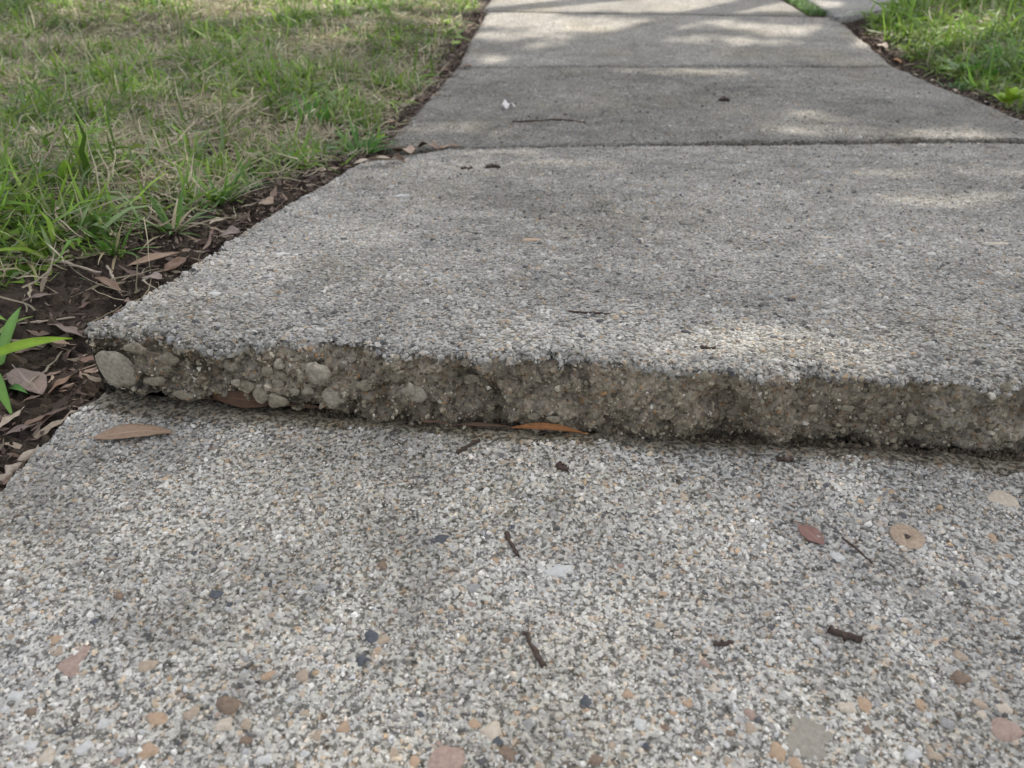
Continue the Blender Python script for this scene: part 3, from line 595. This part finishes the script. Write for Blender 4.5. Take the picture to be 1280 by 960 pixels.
# ------------------------------------------------------------------ turf
def turf(name, x, y, label, lush, hmul=1., outside=.25):
    m = lawn_mask(x, y); z = ground_z(x, y); k = (RNG.random(len(x)) < m) & (in_view(x, y, z, .22) | (RNG.random(len(x)) < outside)); x, y, z = x[k], y[k], z[k]; n = len(x)
    cl = fbm(x*5, y*5, 0, 201, 3); fine = fbm(x*22, y*22, 0, 205, 2)
    thin = RNG.random(n) < .24+.76*sst(-.30, .12, fbm(x*17, y*17, 0, 207, 2)); x, y, z, cl, fine = x[thin], y[thin], z[thin], cl[thin], fine[thin]; n = len(x)
    pg = np.clip(lush + 1.2*cl + .8*fine, .06, .96); green = RNG.random(n) < pg
    G = np.array([[.13, .235, .028], [.175, .29, .04], [.095, .185, .03], [.21, .315, .055], [.19, .26, .12], [.15, .205, .045]]); S = np.array([[.46, .41, .29], [.36, .32, .215], [.28, .245, .16], [.54, .49, .37], [.25, .235, .13], [.26, .27, .14]])
    c = np.where(green[:, None], G[RNG.integers(0, len(G), n)], S[RNG.integers(0, len(S), n)])*RNG.uniform(.65, 1.35, (n, 1))*(1+.45*fbm(x*9, y*9, 0, 211, 2))[:, None]
    L = np.where(green, .038, .044)*np.exp(RNG.normal(0, .42, n))*hmul*(1+.5*cl+.4*fine); W = np.where(green, .0045, .0026)*np.exp(RNG.normal(0, .35, n))*hmul**.5*(1+.12*np.maximum(y-1, 0))
    pt = np.where(green, RNG.normal(.55, .5, n), RNG.normal(.22, .45, n))
    hd = np.where(RNG.random(n) < .55, 6*fbm(x*14, y*14, 0, 209, 2)+RNG.normal(0, .5, n), RNG.uniform(0, 6.28, n))
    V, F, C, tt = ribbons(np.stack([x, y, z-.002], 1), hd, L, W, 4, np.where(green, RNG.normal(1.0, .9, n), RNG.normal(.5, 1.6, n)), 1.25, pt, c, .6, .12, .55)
    C = C*(.75+.35*tt)[:, None]  # blades darker at the root: shade low in the turf put into their colour
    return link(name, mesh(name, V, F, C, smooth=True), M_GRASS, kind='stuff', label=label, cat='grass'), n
d = 30000
def region(x0, x1, y0, y1, den):
    n = int((x1-x0)*(y1-y0)*den); return RNG.uniform(x0, x1, n), RNG.uniform(y0, y1, n)
R1 = region(-1.3, -.38, .5, 1.5, 40000); R2 = region(-2.6, -.38, 1.5, 2.6, 23000); R3 = region(-3.0, -.38, 2.6, 4.3, 14000)
lx = np.concatenate([R1[0], R2[0], R3[0]]); ly = np.concatenate([R1[1], R2[1], R3[1]])
_, n1 = turf('grass', lx, ly, 'patchy green and straw coloured lawn on the left', .40)
Q = region(1.02, 2.5, .6, 4.2, 19000)
_, n2 = turf('grass', Q[0], Q[1], 'lush green lawn on the right of the walk', .78, 1.22, .32)
nq = 900; qy = RNG.uniform(3.50, 4.3, nq); qx = RNG.uniform(.91, .985, nq); V, F, C, _ = ribbons(np.stack([qx, qy, np.full(nq, -.16)], 1), RNG.uniform(0, 6.28, nq), np.full(nq, .03), np.full(nq, .004), 3, np.full(nq, 1.), .7, np.full(nq, 1.1), np.tile([.08, .15, .04], (nq, 1))*RNG.uniform(.7, 1.3, (nq, 1)))
link('grass', mesh('grass', V, F, C, smooth=True), M_GRASS, kind='stuff', label='narrow grass strip between the far slab and the driveway', cat='grass')
nq = 2600; qx = XL - np.abs(RNG.normal(.30, .32, nq)) - .02; qy = RNG.uniform(.55, 2.6, nq); kq = (lawn_mask(qx, qy) > .02) | (RNG.random(nq) < .25); qx, qy = qx[kq], qy[kq]; nq = len(qx)
V, F, C, _ = ribbons(np.stack([qx, qy, ground_z(qx, qy)+.004+.016*RNG.random(nq)*lawn_mask(qx, qy)], 1), RNG.uniform(0, 6.28, nq), .055*np.exp(RNG.normal(0, .4, nq)), .0019*np.exp(RNG.normal(0, .35, nq)), 9, RNG.normal(.1, .5, nq), .9, RNG.normal(.12, .2, nq), np.array([.46, .40, .28])*RNG.uniform(.5, 1.15, (nq, 1)), .8, .4, .9)
link('dry_grass', mesh('dry_grass', V, F, C, smooth=True), M_GRASS, kind='stuff', label='straw coloured dead stems matted in the left lawn', cat='dry grass')
print('turf', n1, n2)

# ------------------------------------------------------------------ tree outside the picture whose crown shades the walk
TB = np.array([3.2, 7.4])
tree = empty('shade_tree', (TB[0], TB[1], ground_z(*TB)), label='broad leafy tree standing beyond the right side of the walk', cat='tree')
def limb(pts, rad, seg=10):
    V, F = [], []
    for i, (p, r) in enumerate(zip(pts, rad)):
        d_ = np.array(pts[min(i+1, len(pts)-1)])-np.array(pts[max(i-1, 0)]); d_ = d_/np.linalg.norm(d_); a = np.cross(d_, [.3, .9, .1]); a /= np.linalg.norm(a); b = np.cross(d_, a)
        for k in range(seg): q = 2*pi*k/seg; V.append(np.array(p)+(a*cos(q)+b*sin(q))*r*(1+.06*sin(3*q+i)))
    for i in range(len(pts)-1):
        for k in range(seg): F.append((i*seg+k, i*seg+(k+1) % seg, (i+1)*seg+(k+1) % seg, (i+1)*seg+k))
    return np.array(V), np.array(F)
def multi(chains):
    V, F, o_ = [], [], 0
    for pts, rad in chains:
        v, f = limb(pts, rad); V.append(v); F.append(f+o_); o_ += len(v)
    return np.concatenate(V), np.concatenate(F)
CC = np.array([-.1, 2.0, 0]) + SDIR*7.6; CC = CC - np.array([TB[0], TB[1], 0])     # crown centre in tree space
v, f = limb([(0, 0, -.1), (.02, 0, .5), (-.06, -.05, 1.3), (-.2, -.15, 2.4), (-.35, -.3, 3.4)], [.30, .22, .19, .17, .14], 14)
link('trunk', mesh('trunk', v, f, smooth=True), M_BARK, tree)
for i in range(9):
    q = 2*pi*i/9+.3; e_ = CC + np.array([2.9*cos(q), 2.9*sin(q), random.uniform(-.6, .9)]); s_ = np.array([-.3, -.25, 3.0])
    pts = [s_, s_*.6+e_*.4+np.array([0, 0, .35]), s_*.25+e_*.75+np.array([0, 0, .3]), e_]
    v, f = limb(pts, [.11, .07, .04, .012], 8); link('limb', mesh('limb', v, f, smooth=True), M_BARK, tree)
nL = 80000
q = RNG.uniform(0, 2*pi, nL); rr = 3.45*np.sqrt(RNG.random(nL)); lp = CC + np.stack([rr*np.cos(q), rr*np.sin(q)*.95, RNG.uniform(-1, 1, nL)*(1.15*np.sqrt(np.clip(1-(rr/3.6)**2, .05, 1)))], 1)
lp = lp + .10*np.stack([fbm(lp[:, 0]*2, lp[:, 1]*2, lp[:, 2]*2, 3, 2)]*3, 1)
wp = lp + np.array(tree.location); tpar = (wp[:, 2]+.1)/SDIR[2]; gp = wp - SDIR*tpar[:, None]            # where each leaf's shadow falls
dens = .25+.75*sst(-.6, .0, fbm(lp[:, 0]*1.6, lp[:, 1]*1.6, lp[:, 2]*1.6, 9, 2))
dens = np.maximum(dens, sst(1.7, 1.2, gp[:, 1])); keep = RNG.random(nL) < dens
def gap(px, py, rx, ry, amt):
    """an opening in the crown: sun reaches the ground round this place"""
    global keep
    P, _ = at(px, py); P = P - SDIR*((P[2]+.1)/SDIR[2]); s_ = ((gp[:, 0]-P[0])/rx)**2+((gp[:, 1]-P[1])/ry)**2
    keep &= ~((s_ < 1) & (RNG.random(nL) < amt))
GAPS = [(720, 30, .42, .15, .97), (640, 46, .25, .10, .93), (1010, 38, .30, .12, .95), (900, 50, .3, .08, .90), (640, 76, .22, .07, .86), (900, 90, .32, .08, .88), (800, 5, .9, .24, 1.), (1210, 42, .50, .16, .98), (520, 5, .6, .28, 1.), (400, 14, .4, .16, .93), (1270, 30, .3, .1, .9), (600, 10, .1, .2, .9),
        (880, 422, .17, .045, .77), (1150, 450, .20, .040, .78), (190, 375, .15, .07, .84), (1130, 165, .3, .07, .84), (1200, 215, .2, .06, .76), (560, 160, .16, .08, .80), (250, 120, .3, .14, .74), (60, 60, .3, .15, .66), (300, 935, .20, .06, .22), (850, 930, .25, .07, .22), (1240, 250, .2, .08, .7), (640, 190, .14, .05, .8), (720, 205, .2, .06, .74), (1000, 145, .25, .06, .74),
        (100, 100, .25, .15, .72), (330, 50, .3, .15, .76), (420, 110, .2, .12, .74), (200, 230, .15, .1, .7), (560, 30, .2, .15, .85), (1190, 90, .2, .12, .7), (470, 330, .2, .05, .6), (800, 300, .25, .05, .55), (40, 690, .1, .07, .4), (300, 8, .45, .22, .95), (150, 12, .4, .2, .85), (450, 40, .2, .14, .85), (800, 28, .5, .10, .93), (700, 60, .2, .05, .85), (1080, 45, .15, .1, .9)]
for a in GAPS: gap(*a)
lp = lp[keep]; nL = len(lp)
a1 = RNG.normal(size=(nL, 3)); a1 /= np.linalg.norm(a1, axis=1)[:, None]; a2 = np.cross(a1, RNG.normal(size=(nL, 3))); a2 /= np.linalg.norm(a2, axis=1)[:, None]; a3 = np.cross(a1, a2)
ls = .062*np.exp(RNG.normal(0, .2, nL))
qv = np.stack([lp-a1*ls[:, None], lp+a2*(ls*.5)[:, None]+a3*(ls*.15)[:, None], lp+a1*ls[:, None], lp-a2*(ls*.5)[:, None]+a3*(ls*.15)[:, None]], 1).reshape(-1, 3)
ff = (np.array([[0, 1, 2], [0, 2, 3]])[None]+(np.arange(nL)*4)[:, None, None]).reshape(-1, 3)
lc = np.repeat(np.array([.06, .11, .03])*RNG.uniform(.6, 1.4, (nL, 1)), 4, 0)
link('crown', mesh('crown', qv, ff, lc), M_CROWN, tree, kind='stuff')

# ------------------------------------------------------------------ single leaves, twigs, tufts
LEAF = {k: mat_leaf('dry_leaf_'+k, *v) for k, v in dict(
    tan=((.27, .185, .125), (.36, .26, .18), (.20, .13, .085)), rust=((.27, .115, .04), (.36, .18, .07), (.15, .06, .025)), dark=((.085, .045, .025), (.13, .075, .04), (.045, .025, .015)),
    mauve=((.175, .13, .108), (.26, .205, .175), (.10, .072, .06)), pale=((.38, .31, .24), (.46, .39, .31), (.28, .22, .16)), brown=((.17, .105, .07), (.25, .17, .12), (.10, .06, .04)), reddish=((.22, .125, .105), (.28, .17, .14), (.16, .09, .075)),
    white=((.78, .75, .73), (.82, .79, .77), (.66, .60, .56)), green=((.20, .30, .05), (.30, .40, .10), (.12, .20, .03)), weed=((.24, .38, .03), (.34, .46, .08), (.17, .30, .02)), grass=((.085, .19, .035), (.16, .27, .07), (.06, .13, .02))).items()}
def leaf_mesh(name, L, W, bend=.0, cup=.2, wave=.1, sk=1., seed=0, nl=16, nw=7, pet=.12, droop=0.):
    rg = np.random.default_rng(seed); ph = rg.uniform(0, 6, 4); V, UV = [], []
    for i in range(nl+1):
        s = i/nl; w = W*.5*(sin(pi*min(1, s**sk))**.85+.02); w *= 1+.05*sin(23*s+ph[0])*.6
        cx, cz = (L*s, 0) if abs(bend) < 1e-3 else (L/bend*sin(bend*(s-.5))+L/bend*sin(bend*.5), L/bend*(cos(bend*(s-.5))-cos(bend*.5)))
        for j in range(nw):
            v = -1+2*j/(nw-1); th_ = cup*v
            yy = w*(sin(th_*1.0)/cup if cup else v); zz = w*(1-cos(th_))/max(cup, .01)*.9
            zz += W*wave*(.5*sin(9*s+ph[1]+2*v)+.5*v*v*sin(14*s+ph[2]*(1 if v > 0 else 2)))*min(1, 4*s*(1-s)*1.3); zz += droop*L*s*s
            V.append((cx, yy+.04*L*sin(3*s+ph[3])*.6, cz+zz)); UV.append((s, v))
    F = gridfaces(nl+1, nw)
    V = np.array(V); UV = np.array(UV)
    if pet:
        k0 = len(V); p0 = V[nw//2]; pw = max(.0006, .02*L); q = [p0+np.array([.02*L, -pw/2, .0004]), p0+np.array([.02*L, pw/2, .0004]), p0+np.array([-pet*L, pw/2.5, .001]), p0+np.array([-pet*L, -pw/2.5, .001])]
        V = np.concatenate([V, q]); UV = np.concatenate([UV, np.zeros((4, 2))]); F = np.concatenate([F, [[k0, k0+1, k0+2, k0+3]]])
    V[:, 2] -= V[:, 2].min()
    return mesh(name, V, F, uv=UV, smooth=True)
def leaf(p0, p1, wr, mat, label, bend=0., cup=.25, wave=.10, roll=0., lift=.001, sk=1., name='dry_leaf', cat='leaf', group=None, on=None, pet=.12, tilt=0., plift=0.):
    A, tA = (on or at)(*p0); B = (on or at)(*p1)[0]; d_ = B-A; L = np.linalg.norm(d_); L = min(L, 1.5*math.hypot(p1[0]-p0[0], p1[1]-p0[1])*tA/FPX)
    me = leaf_mesh(name, L, L*wr, bend, cup, wave, sk, random.randrange(9999), pet=pet)
    o = link(name, me, LEAF[mat], label=label, cat=cat, group=group, loc=(A[0], A[1]-plift, A[2]+lift))
    o.rotation_mode = 'XYZ'; o.rotation_euler = (roll, -atan2(d_[2], math.hypot(d_[0], d_[1]))-tilt, atan2(d_[1], d_[0]))
    md = o.modifiers.new('thickness', 'SOLIDIFY'); md.thickness = .0003
    return o
leaf((118, 549), (219, 545), .26, 'tan', 'tan lance shaped dry leaf lying on the near slab below the broken corner', .35, .35, .05, .1, .002, .8, pet=.06)
leaf((352, 503), (262, 497), .22, 'dark', 'dark brown curled leaf wedged under the raised slab near its left corner', .5, .5, .06, -1.0, .002, pet=.05)
leaf((731, 533), (636, 524), .10, 'rust', 'rusty orange curled leaf wedged in the joint below the raised slab', .8, .8, .02, -.6, .001, pet=.04, plift=.011)
leaf((643, 526), (566, 523), .10, 'brown', 'shrivelled brown leaf strip in the joint beside the rusty leaf', .2, .9, .25, .3, .001, pet=.1, plift=.010)
leaf((568, 523), (526, 519), .13, 'brown', 'short crumpled brown leaf scrap in the joint left of the leaf strip', .3, .8, .3, .2, .001, pet=.0, plift=.010)
leaf((430, 517), (335, 506), .06, 'brown', 'thin brown leaf sliver in the joint below two round stones', .2, .9, .2, .2, .001, pet=.0)
leaf((290, 503), (225, 497), .09, 'brown', 'narrow brown leaf sliver at the mouth of the dark gap', .2, .8, .2, .2, .0, pet=.0)
leaf((996, 659), (1030, 683), .62, 'reddish', 'small oval reddish leaf lying flat on the near slab', .1, .1, .05, 0, .0016, pet=.05)
leaf((624, 137), (645, 136), .6, 'white', 'crumpled whitish petal on the second slab beyond the step', .8, .6, .35, .1, .004, pet=0)
# leaves on the soil to the left
leaf((106, 428), (60, 412), .42, 'mauve', 'mauve brown leaf standing against the left corner of the raised slab', .3, .3, .08, .5, .006)
leaf((22, 468), (60, 505), .5, 'mauve', 'broad greyish mauve leaf under the green blades at the left border', .2, .3, .06, -.25, .006)
leaf((92, 438), (40, 432), .26, 'tan', 'pinkish tan leaf strip beside the broken corner', .3, .5, .12, .2, .006)
leaf((343, 266), (313, 262), .42, 'tan', 'rounded tan leaf poking from under a grass tuft at the walk edge', .2, .3, .05, -.3, .012)
leaf((302, 297), (268, 304), .5, 'mauve', 'mauve leaf tucked against the raised slab edge below the rounded tan leaf', .4, .4, .1, -.2, .006)
leaf((296, 282), (262, 287), .42, 'pale', 'small pale curled leaf on the soil between two mauve leaves', .6, .6, .1, .2, .006)
leaf((235, 329), (205, 346), .36, 'brown', 'brown leaf pressed along the raised slab edge', .3, .4, .1, -.3, .006)
leaf((228, 325), (160, 341), .20, 'tan', 'long thin tan leaf lying parallel to the raised slab edge', .3, .5, .1, -.2, .008)
leaf((205, 355), (150, 349), .26, 'mauve', 'flat mauve leaf on soil nearest the raised slab top corner', .2, .3, .1, .0, .005)
leaf((150, 372), (120, 352), .3, 'brown', 'brown leaf scrap on bare soil behind the broken corner', .4, .5, .1, .2, .006)
leaf((70, 375), (30, 384), .32, 'mauve', 'mauve leaf scrap on bare dark soil at the left border', .3, .5, .1, .1, .006)
leaf((48, 538), (10, 552), .28, 'mauve', 'grey brown leaf beside the pale stick at the left border', .3, .4, .15, -.2, .006)
leaf((70, 525), (28, 545), .30, 'brown', 'brown leaf between the broad mauve leaf and the near slab', .3, .4, .15, .2, .006)
leaf((98, 470), (62, 498), .25, 'brown', 'dark brown leaf in the crease beside the slab corner', .3, .5, .15, .2, .004)
leaf((30, 520), (2, 545), .35, 'pale', 'pale leaf scrap at the very left border of the picture', .3, .4, .15, .1, .006)
# leaves gathered at the joint behind the raised slab
leaf((547, 190), (520, 187), .45, 'brown', 'arched brown leaf at the far corner of the raised slab', 1.1, .6, .06, .2, .004)
leaf((516, 196), (478, 192), .5, 'tan', 'tan leaf left of the arched brown leaf at the far corner', .5, .5, .1, .1, .006)
leaf((500, 207), (442, 211), .34, 'pale', 'pale leaf lying along the far left corner of the raised slab', .5, .5, .1, .2, .008)
leaf((506, 206), (484, 203), .7, 'dark', 'dark hollow leaf between pale and tan leaves at the far corner', 1.2, .7, .1, .0, .004)
leaf((575, 184), (545, 189), .3, 'tan', 'tan leaf sliver pointing into the far joint', .4, .5, .1, .0, .003)
leaf((593, 85), (574, 87), .4, 'brown', 'brown leaf scrap at the left end of the farthest joint', .6, .5, .15, .0, .004)
leaf((548, 92), (561, 91), .5, 'brown', 'curled brown leaf on the soil left of the farthest joint', .8, .5, .15, .3, .008)
leaf((565, 60), (577, 57), .55, 'green', 'pale green leaf on the far left edge of the walk', .3, .4, .1, .2, .012, cat='leaf', name='green_leaf')
for i, (a, b, wr, m_, lb) in enumerate([((520, 113), (533, 112), .5, 'brown', 'brown leaf on the far left verge between turf and second slab'), ((500, 138), (515, 136), .5, 'mauve', 'mauve leaf on the left verge where the turf overhangs the second slab'), ((583, 36), (591, 35), .6, 'brown', 'farthest brown leaf on the left verge'), ((482, 158), (496, 156), .5, 'tan', 'tan leaf at the foot of the green clump by the walk')]):
    leaf(a, b, wr, m_, lb, .5, .5, .15, .2, .008)
# right verge leaves
leaf((1126, 81), (1113, 76), .45, 'rust', 'rusty leaf on the right verge beside the farthest joint', .5, .5, .1, .0, .006)
leaf((1095, 50), (1078, 48), .6, 'green', 'pale green leaf on the far right verge', .3, .4, .1, .2, .014, name='green_leaf')
leaf((1108, 64), (1094, 58), .6, 'pale', 'pale leaf on the right verge between green and rusty leaves', .5, .5, .1, .0, .008)
leaf((1147, 97), (1139, 96), .5, 'pale', 'small pale leaf right of the farthest joint on the verge', .5, .5, .1, .0, .006)
leaf((1170, 105), (1162, 104), .6, 'pale', 'tiny pale leaf on the middle of the right verge', .5, .5, .1, .0, .008)
leaf((1194, 118), (1187, 116), .6, 'pale', 'pale leaf scrap below the lush grass on the right verge', .5, .5, .1, .0, .008)
leaf((1232, 131), (1222, 132), .4, 'mauve', 'mauve leaf beside the bright green weed on the right', .5, .5, .1, .0, .006)
leaf((1263, 147), (1260, 146), .7, 'pale', 'pale leaf just below the bright green weed', .5, .5, .1, .0, .006)
leaf((1252, 143), (1249, 142), .6, 'rust', 'yellow brown leaf at the right border below the weed', .5, .5, .1, .0, .006)

def tube(pts, rad, seg=8, bump=.22, seed=0):
    rg = np.random.default_rng(seed); pts = [np.array(p, float) for p in pts]; P, R = [], []
    m = (len(pts)-1)*5+1
    for i in range(m):
        u = i/(m-1)*(len(pts)-1); k = min(int(u), len(pts)-2); f_ = u-k
        P.append(pts[k]*(1-f_)+pts[k+1]*f_ + rg.normal(0, .30, 3)*np.mean(rad)); R.append(np.interp(u/(len(pts)-1), np.linspace(0, 1, len(rad)), rad)*(1+rg.normal(0, bump)))
    P = [P[0]] + P + [P[-1]]; R = [R[0]*.3] + R + [R[-1]*.3]
    V, F = [], []
    for i in range(len(P)):
        d_ = P[min(i+2, len(P)-1)]-P[max(i-2, 0)]; d_ = d_/(np.linalg.norm(d_)+1e-9); a_ = np.cross(d_, [.2, .1, .97]); a_ /= np.linalg.norm(a_)+1e-9; b_ = np.cross(d_, a_)
        for k in range(seg): q = 2*pi*k/seg; V.append(P[i]+(a_*cos(q)+b_*sin(q))*R[i])
    for i in range(len(P)-1):
        for k in range(seg): F.append((i*seg+k, i*seg+(k+1) % seg, (i+1)*seg+(k+1) % seg, (i+1)*seg+k))
    return np.array(V), np.array(F)
def twig(pix, rpx, label, mat=None, lift=.6, name='twig', cat='twig', dz=0.):
    A, t = at(*pix[0]); rad = [r*t/FPX for r in rpx]; pts = [at(*p)[0]+np.array([0, 0, max(rad)*lift+dz]) for p in pix]
    base = pts[0].copy(); v, f = tube([p-base for p in pts], rad, seed=random.randrange(999))
    return link(name, mesh(name, v, f, smooth=True), mat or M_TWIG, label=label, cat=cat, loc=tuple(base))
twig([(633, 667), (638, 682), (648, 696)], [3.2, 2.6, 3.0], 'short dark twig on the near slab, nearer the joint of the two')
twig([(655, 791), (664, 806), (679, 834)], [3.4, 2.8, 4.2], 'dark twig on the near slab in the lower middle of the picture')
twig([(1036, 789), (1052, 796), (1074, 801)], [5.0, 4.6, 4.2], 'thick blackish twig stub beside a white pebble on the near slab', lift=.8)
twig([(891, 806), (903, 806), (915, 804)], [2.5, 4.5, 2.2], 'small brown seed lying left of the thick twig stub', name='seed_husk', cat='seed')
twig([(709, 390), (735, 392), (763, 393)], [1.6, 2.0, 1.6], 'thin dark twig on the raised slab behind its broken edge')
twig([(571, 568), (584, 560), (600, 551)], [3.6, 2.2, 2.6], 'brown stalk with thickened end on the near slab close to the joint', name='leaf_stalk', cat='stalk')
twig([(1052, 672), (1068, 684), (1090, 704)], [1.3, 1.8, 1.2], 'thin dark strand standing in for a crack between reddish leaf and tan pebble', lift=.2)  # made-up strand, added in place of a hairline crack in the concrete
twig([(640, 153), (665, 152), (690, 150), (712, 151), (732, 154)], [.8, 1.0, 1.2, 1.0, .7], 'long dark twig lying across the second slab beyond the step', lift=.7)
twig([(576, 212), (590, 211)], [1.5, 1.8], 'tiny dark twig bit near the far edge of the raised slab'); 
twig([(607, 211), (617, 209), (625, 211)], [2., 3.0, 2.], 'dark seed husk near the far edge of the raised slab', name='seed_husk', cat='seed')
twig([(868, 435), (880, 436), (893, 436)], [2.0, 2.6, 1.8], 'dark bark flake at the broken edge of the raised slab', name='bark_flake', cat='bark')
twig([(900, 127), (906, 125), (911, 127)], [2., 3., 2.], 'small brown husk on the second slab beyond the step', name='seed_husk', cat='seed')
twig([(695, 583), (702, 586), (709, 587)], [3.5, 5, 3.], 'dark dried bud on the near slab below the rusty leaf', name='dry_bud', cat='bud')
twig([(748, 522), (760, 526), (772, 531)], [7, 9, 6], 'black clump of rotten plant matter in the joint', name='dirt_clump', cat='dirt', lift=.8)
twig([(972, 575), (981, 577), (990, 576)], [2.5, 4, 2.5], 'dark crumb on the near slab under the right half of the joint', name='dirt_crumb', cat='dirt')
twig([(2, 604), (24, 586), (50, 561)], [6, 6.5, 5], 'pale weathered stick lying along the near slab at the left border', M_PALE, .5, name='stick', cat='stick')
twig([(38, 328), (85, 333), (128, 346)], [2.6, 2.2, 1.6], 'long straw coloured runner stem across bare soil', M_PALE, 2.0, name='grass_runner', cat='stem')
twig([(136, 337), (142, 352), (150, 371)], [1.8, 2.2, 2.4], 'pale upright rootlet at the soil edge behind the broken corner', M_PALE, 2.0, name='rootlet', cat='root')
twig([(140, 392), (150, 380), (154, 366)], [1.6, 1.6, 1.2], 'bent straw stem just behind the broken corner', M_PALE, 2.0, name='straw', cat='stem')
twig([(20, 408), (55, 404), (95, 399)], [1.2, 1.4, 1.2], 'thin pale straw across dark soil at left border', M_PALE, 2.0, name='straw', cat='stem')

def blade_obj(P0, head, L, W, pitch, curl, col, parent, name='blade', seg=9):
    V, F, C, tt = ribbons(np.array([P0]), np.array([head]), np.array([L]), np.array([W]), seg, np.array([curl]), .12, np.array([pitch]), np.array([col]), .15, .06, .75)
    C = C*(.7+.4*tt)[:, None]; return link(name, mesh(name, V-np.array(parent.location), F, C, smooth=True), M_GRASS, parent)  # root end darkened, low shade painted into the blade colour
def tuft(px, py, n_, L, W, gfrac, label, spread=.5, name='grass_tuft', dz=0., gcol=(.10, .21, .035), scol=(.38, .32, .20), pit=.8, rad=.010, cat='grass'):
    P, t = at(px, py); e = empty(name, tuple(P), label=label, cat=cat)
    for i in range(n_):
        q = random.uniform(0, 6.28); gr = random.random() < gfrac; c = np.array(gcol if gr else scol)*random.uniform(.75, 1.3)
        rr = rad*sqrt(random.random()); p0 = np.array([P[0]+rr*cos(q), P[1]+rr*sin(q), P[2]-.001])
        blade_obj(p0, q+random.gauss(0, spread), L*random.uniform(.6, 1.25), W*random.uniform(.7, 1.3), random.gauss(pit if gr else pit*.6, .28), random.uniform(.3, 1.3), c, e)
    return e
tuft(278, 255, 44, .070, .0042, .62, 'grass tuft with straw base leaning over the raised slab edge')
tuft(215, 292, 46, .068, .0036, .45, 'straw and green tuft on the soil nearest the walk, left of the rounded leaf')
tuft(25, 325, 40, .055, .0030, .25, 'straw coloured tuft at the left border above bare soil')
tuft(140, 318, 26, .060, .0036, .8, 'green tuft with thin blades above the straw runner')
tuft(450, 195, 64, .070, .0060, .95, 'dark green clump overhanging the walk at the far corner of the raised slab', gcol=(.09, .21, .04), rad=.03)
tuft(390, 150, 46, .075, .0062, .95, 'bright green clump inside the left lawn near the second slab', gcol=(.085, .21, .035), rad=.04)
tuft(190, 130, 36, .065, .0035, .35, 'straw tuft in the middle of the left lawn', gcol=(.14, .22, .04), rad=.03)
tuft(60, 140, 36, .065, .0045, .85, 'yellow green tuft beside the pale stalk in the left lawn', gcol=(.14, .24, .04), rad=.03)
tuft(1225, 92, 60, .085, .0085, 1., 'lush dark green clump on the right verge', gcol=(.085, .23, .035), rad=.06)
tuft(1265, 78, 50, .085, .0085, 1., 'lush clump at the right border behind the bright weed', gcol=(.10, .25, .035), rad=.06)
tuft(1195, 112, 36, .045, .0075, 1., 'low green clump at the edge of the right verge', gcol=(.06, .16, .05), rad=.03, pit=.5)
tuft(1150, 72, 36, .06, .006, .6, 'mixed straw tuft on the right verge near the farthest joint', rad=.04)
# broad bladed weed at the left border
P, t = at(0, 470); wd = empty('grass_weed', tuple(P), label='broad bladed green weed with one blade reaching towards the slab corner', cat='weed')
def weed_blade(p0, p1, wpx, h0, h1, arch=.01, col=(.16, .30, .03)):
    A, t0 = at(*p0); B, t1 = at(*p1); A = A+np.array([0, 0, h0]); B = B+np.array([0, 0, h1]); V, C = [], []
    d_ = B-A; side = np.cross(d_, [0, -.55, .83]); side /= np.linalg.norm(side); w = wpx*t0/FPX; nseg = 14
    for k in range(nseg+1):
        s = k/nseg; p = A+d_*s+np.array([0, 0, arch*4*s*(1-s)]); ww = w*.5*(.55+.45*sin(min(1, s*2)*pi/2))*(1 if s < .5 else max(.03, 1-((s-.5)/.5)**1.6))
        V += [p-side*ww, p+np.array([0, 0, -.12*w]), p+side*ww]; C += [np.array(col)*(.8+.3*s), np.array(col)*(1.05+.3*s), np.array(col)*(.8+.3*s)]
    F = [(3*k+j, 3*k+j+1, 3*k+j+4, 3*k+j+3) for k in range(nseg) for j in (0, 1)]
    link('blade', mesh('blade', np.array(V)-np.array(wd.location), np.array(F), np.array(C), smooth=True), M_GRASS, wd)
weed_blade((-25, 470), (100, 450), 15, .012, .022, .006, (.22, .36, .03))
weed_blade((4, 462), (33, 400), 17, .006, .014, .006, (.13, .27, .05))
weed_blade((-4, 478), (20, 530), 15, .010, .004, .012, (.13, .26, .05))
weed_blade((-20, 425), (16, 420), 12, .02, .016, .006, (.18, .32, .05))
weed_blade((12, 490), (40, 505), 8, .004, .010, .004, (.10, .24, .06))
weed_blade((-10, 440), (45, 402), 8, .010, .006, .004, (.20, .28, .07))
# pale stalk in the left lawn
P, t = at(38, 228); e = empty('grass_stalk', tuple(P), label='pale bluish grass stalk leaning right in the left lawn', cat='grass')
B, t2 = at(96, 132); v, f = tube([np.zeros(3), np.array([.03, .01, .035]), np.array([.055, .02, .072])], [.0016, .0014, .0010], 6, .05, 3)
link('stem', mesh('stem', v, f, smooth=True), M_PALE, e)
blade_obj(P+np.array([.05, .018, .066]), .35, .075, .006, .95, .2, (.22, .30, .22), e)
# bright broad leaved weed at the right border
P, t = at(1256, 141); e = empty('leafy_weed', tuple(P+np.array([0, 0, .004])), label='bright yellow green leafy weed at the right edge of the walk', cat='weed')
for i in range(15):
    q = i*2.4; L = random.uniform(.028, .044); me = leaf_mesh('leaf', L, L*.55, .7, .4, .08, .9, i, 10, 5, .25)
    o = link('leaf', me, LEAF['weed'], e); o.rotation_euler = (random.gauss(0, .2), -random.uniform(.3, 1.1), q); o.location = (.006*cos(q), .006*sin(q), .012+.02*random.random())
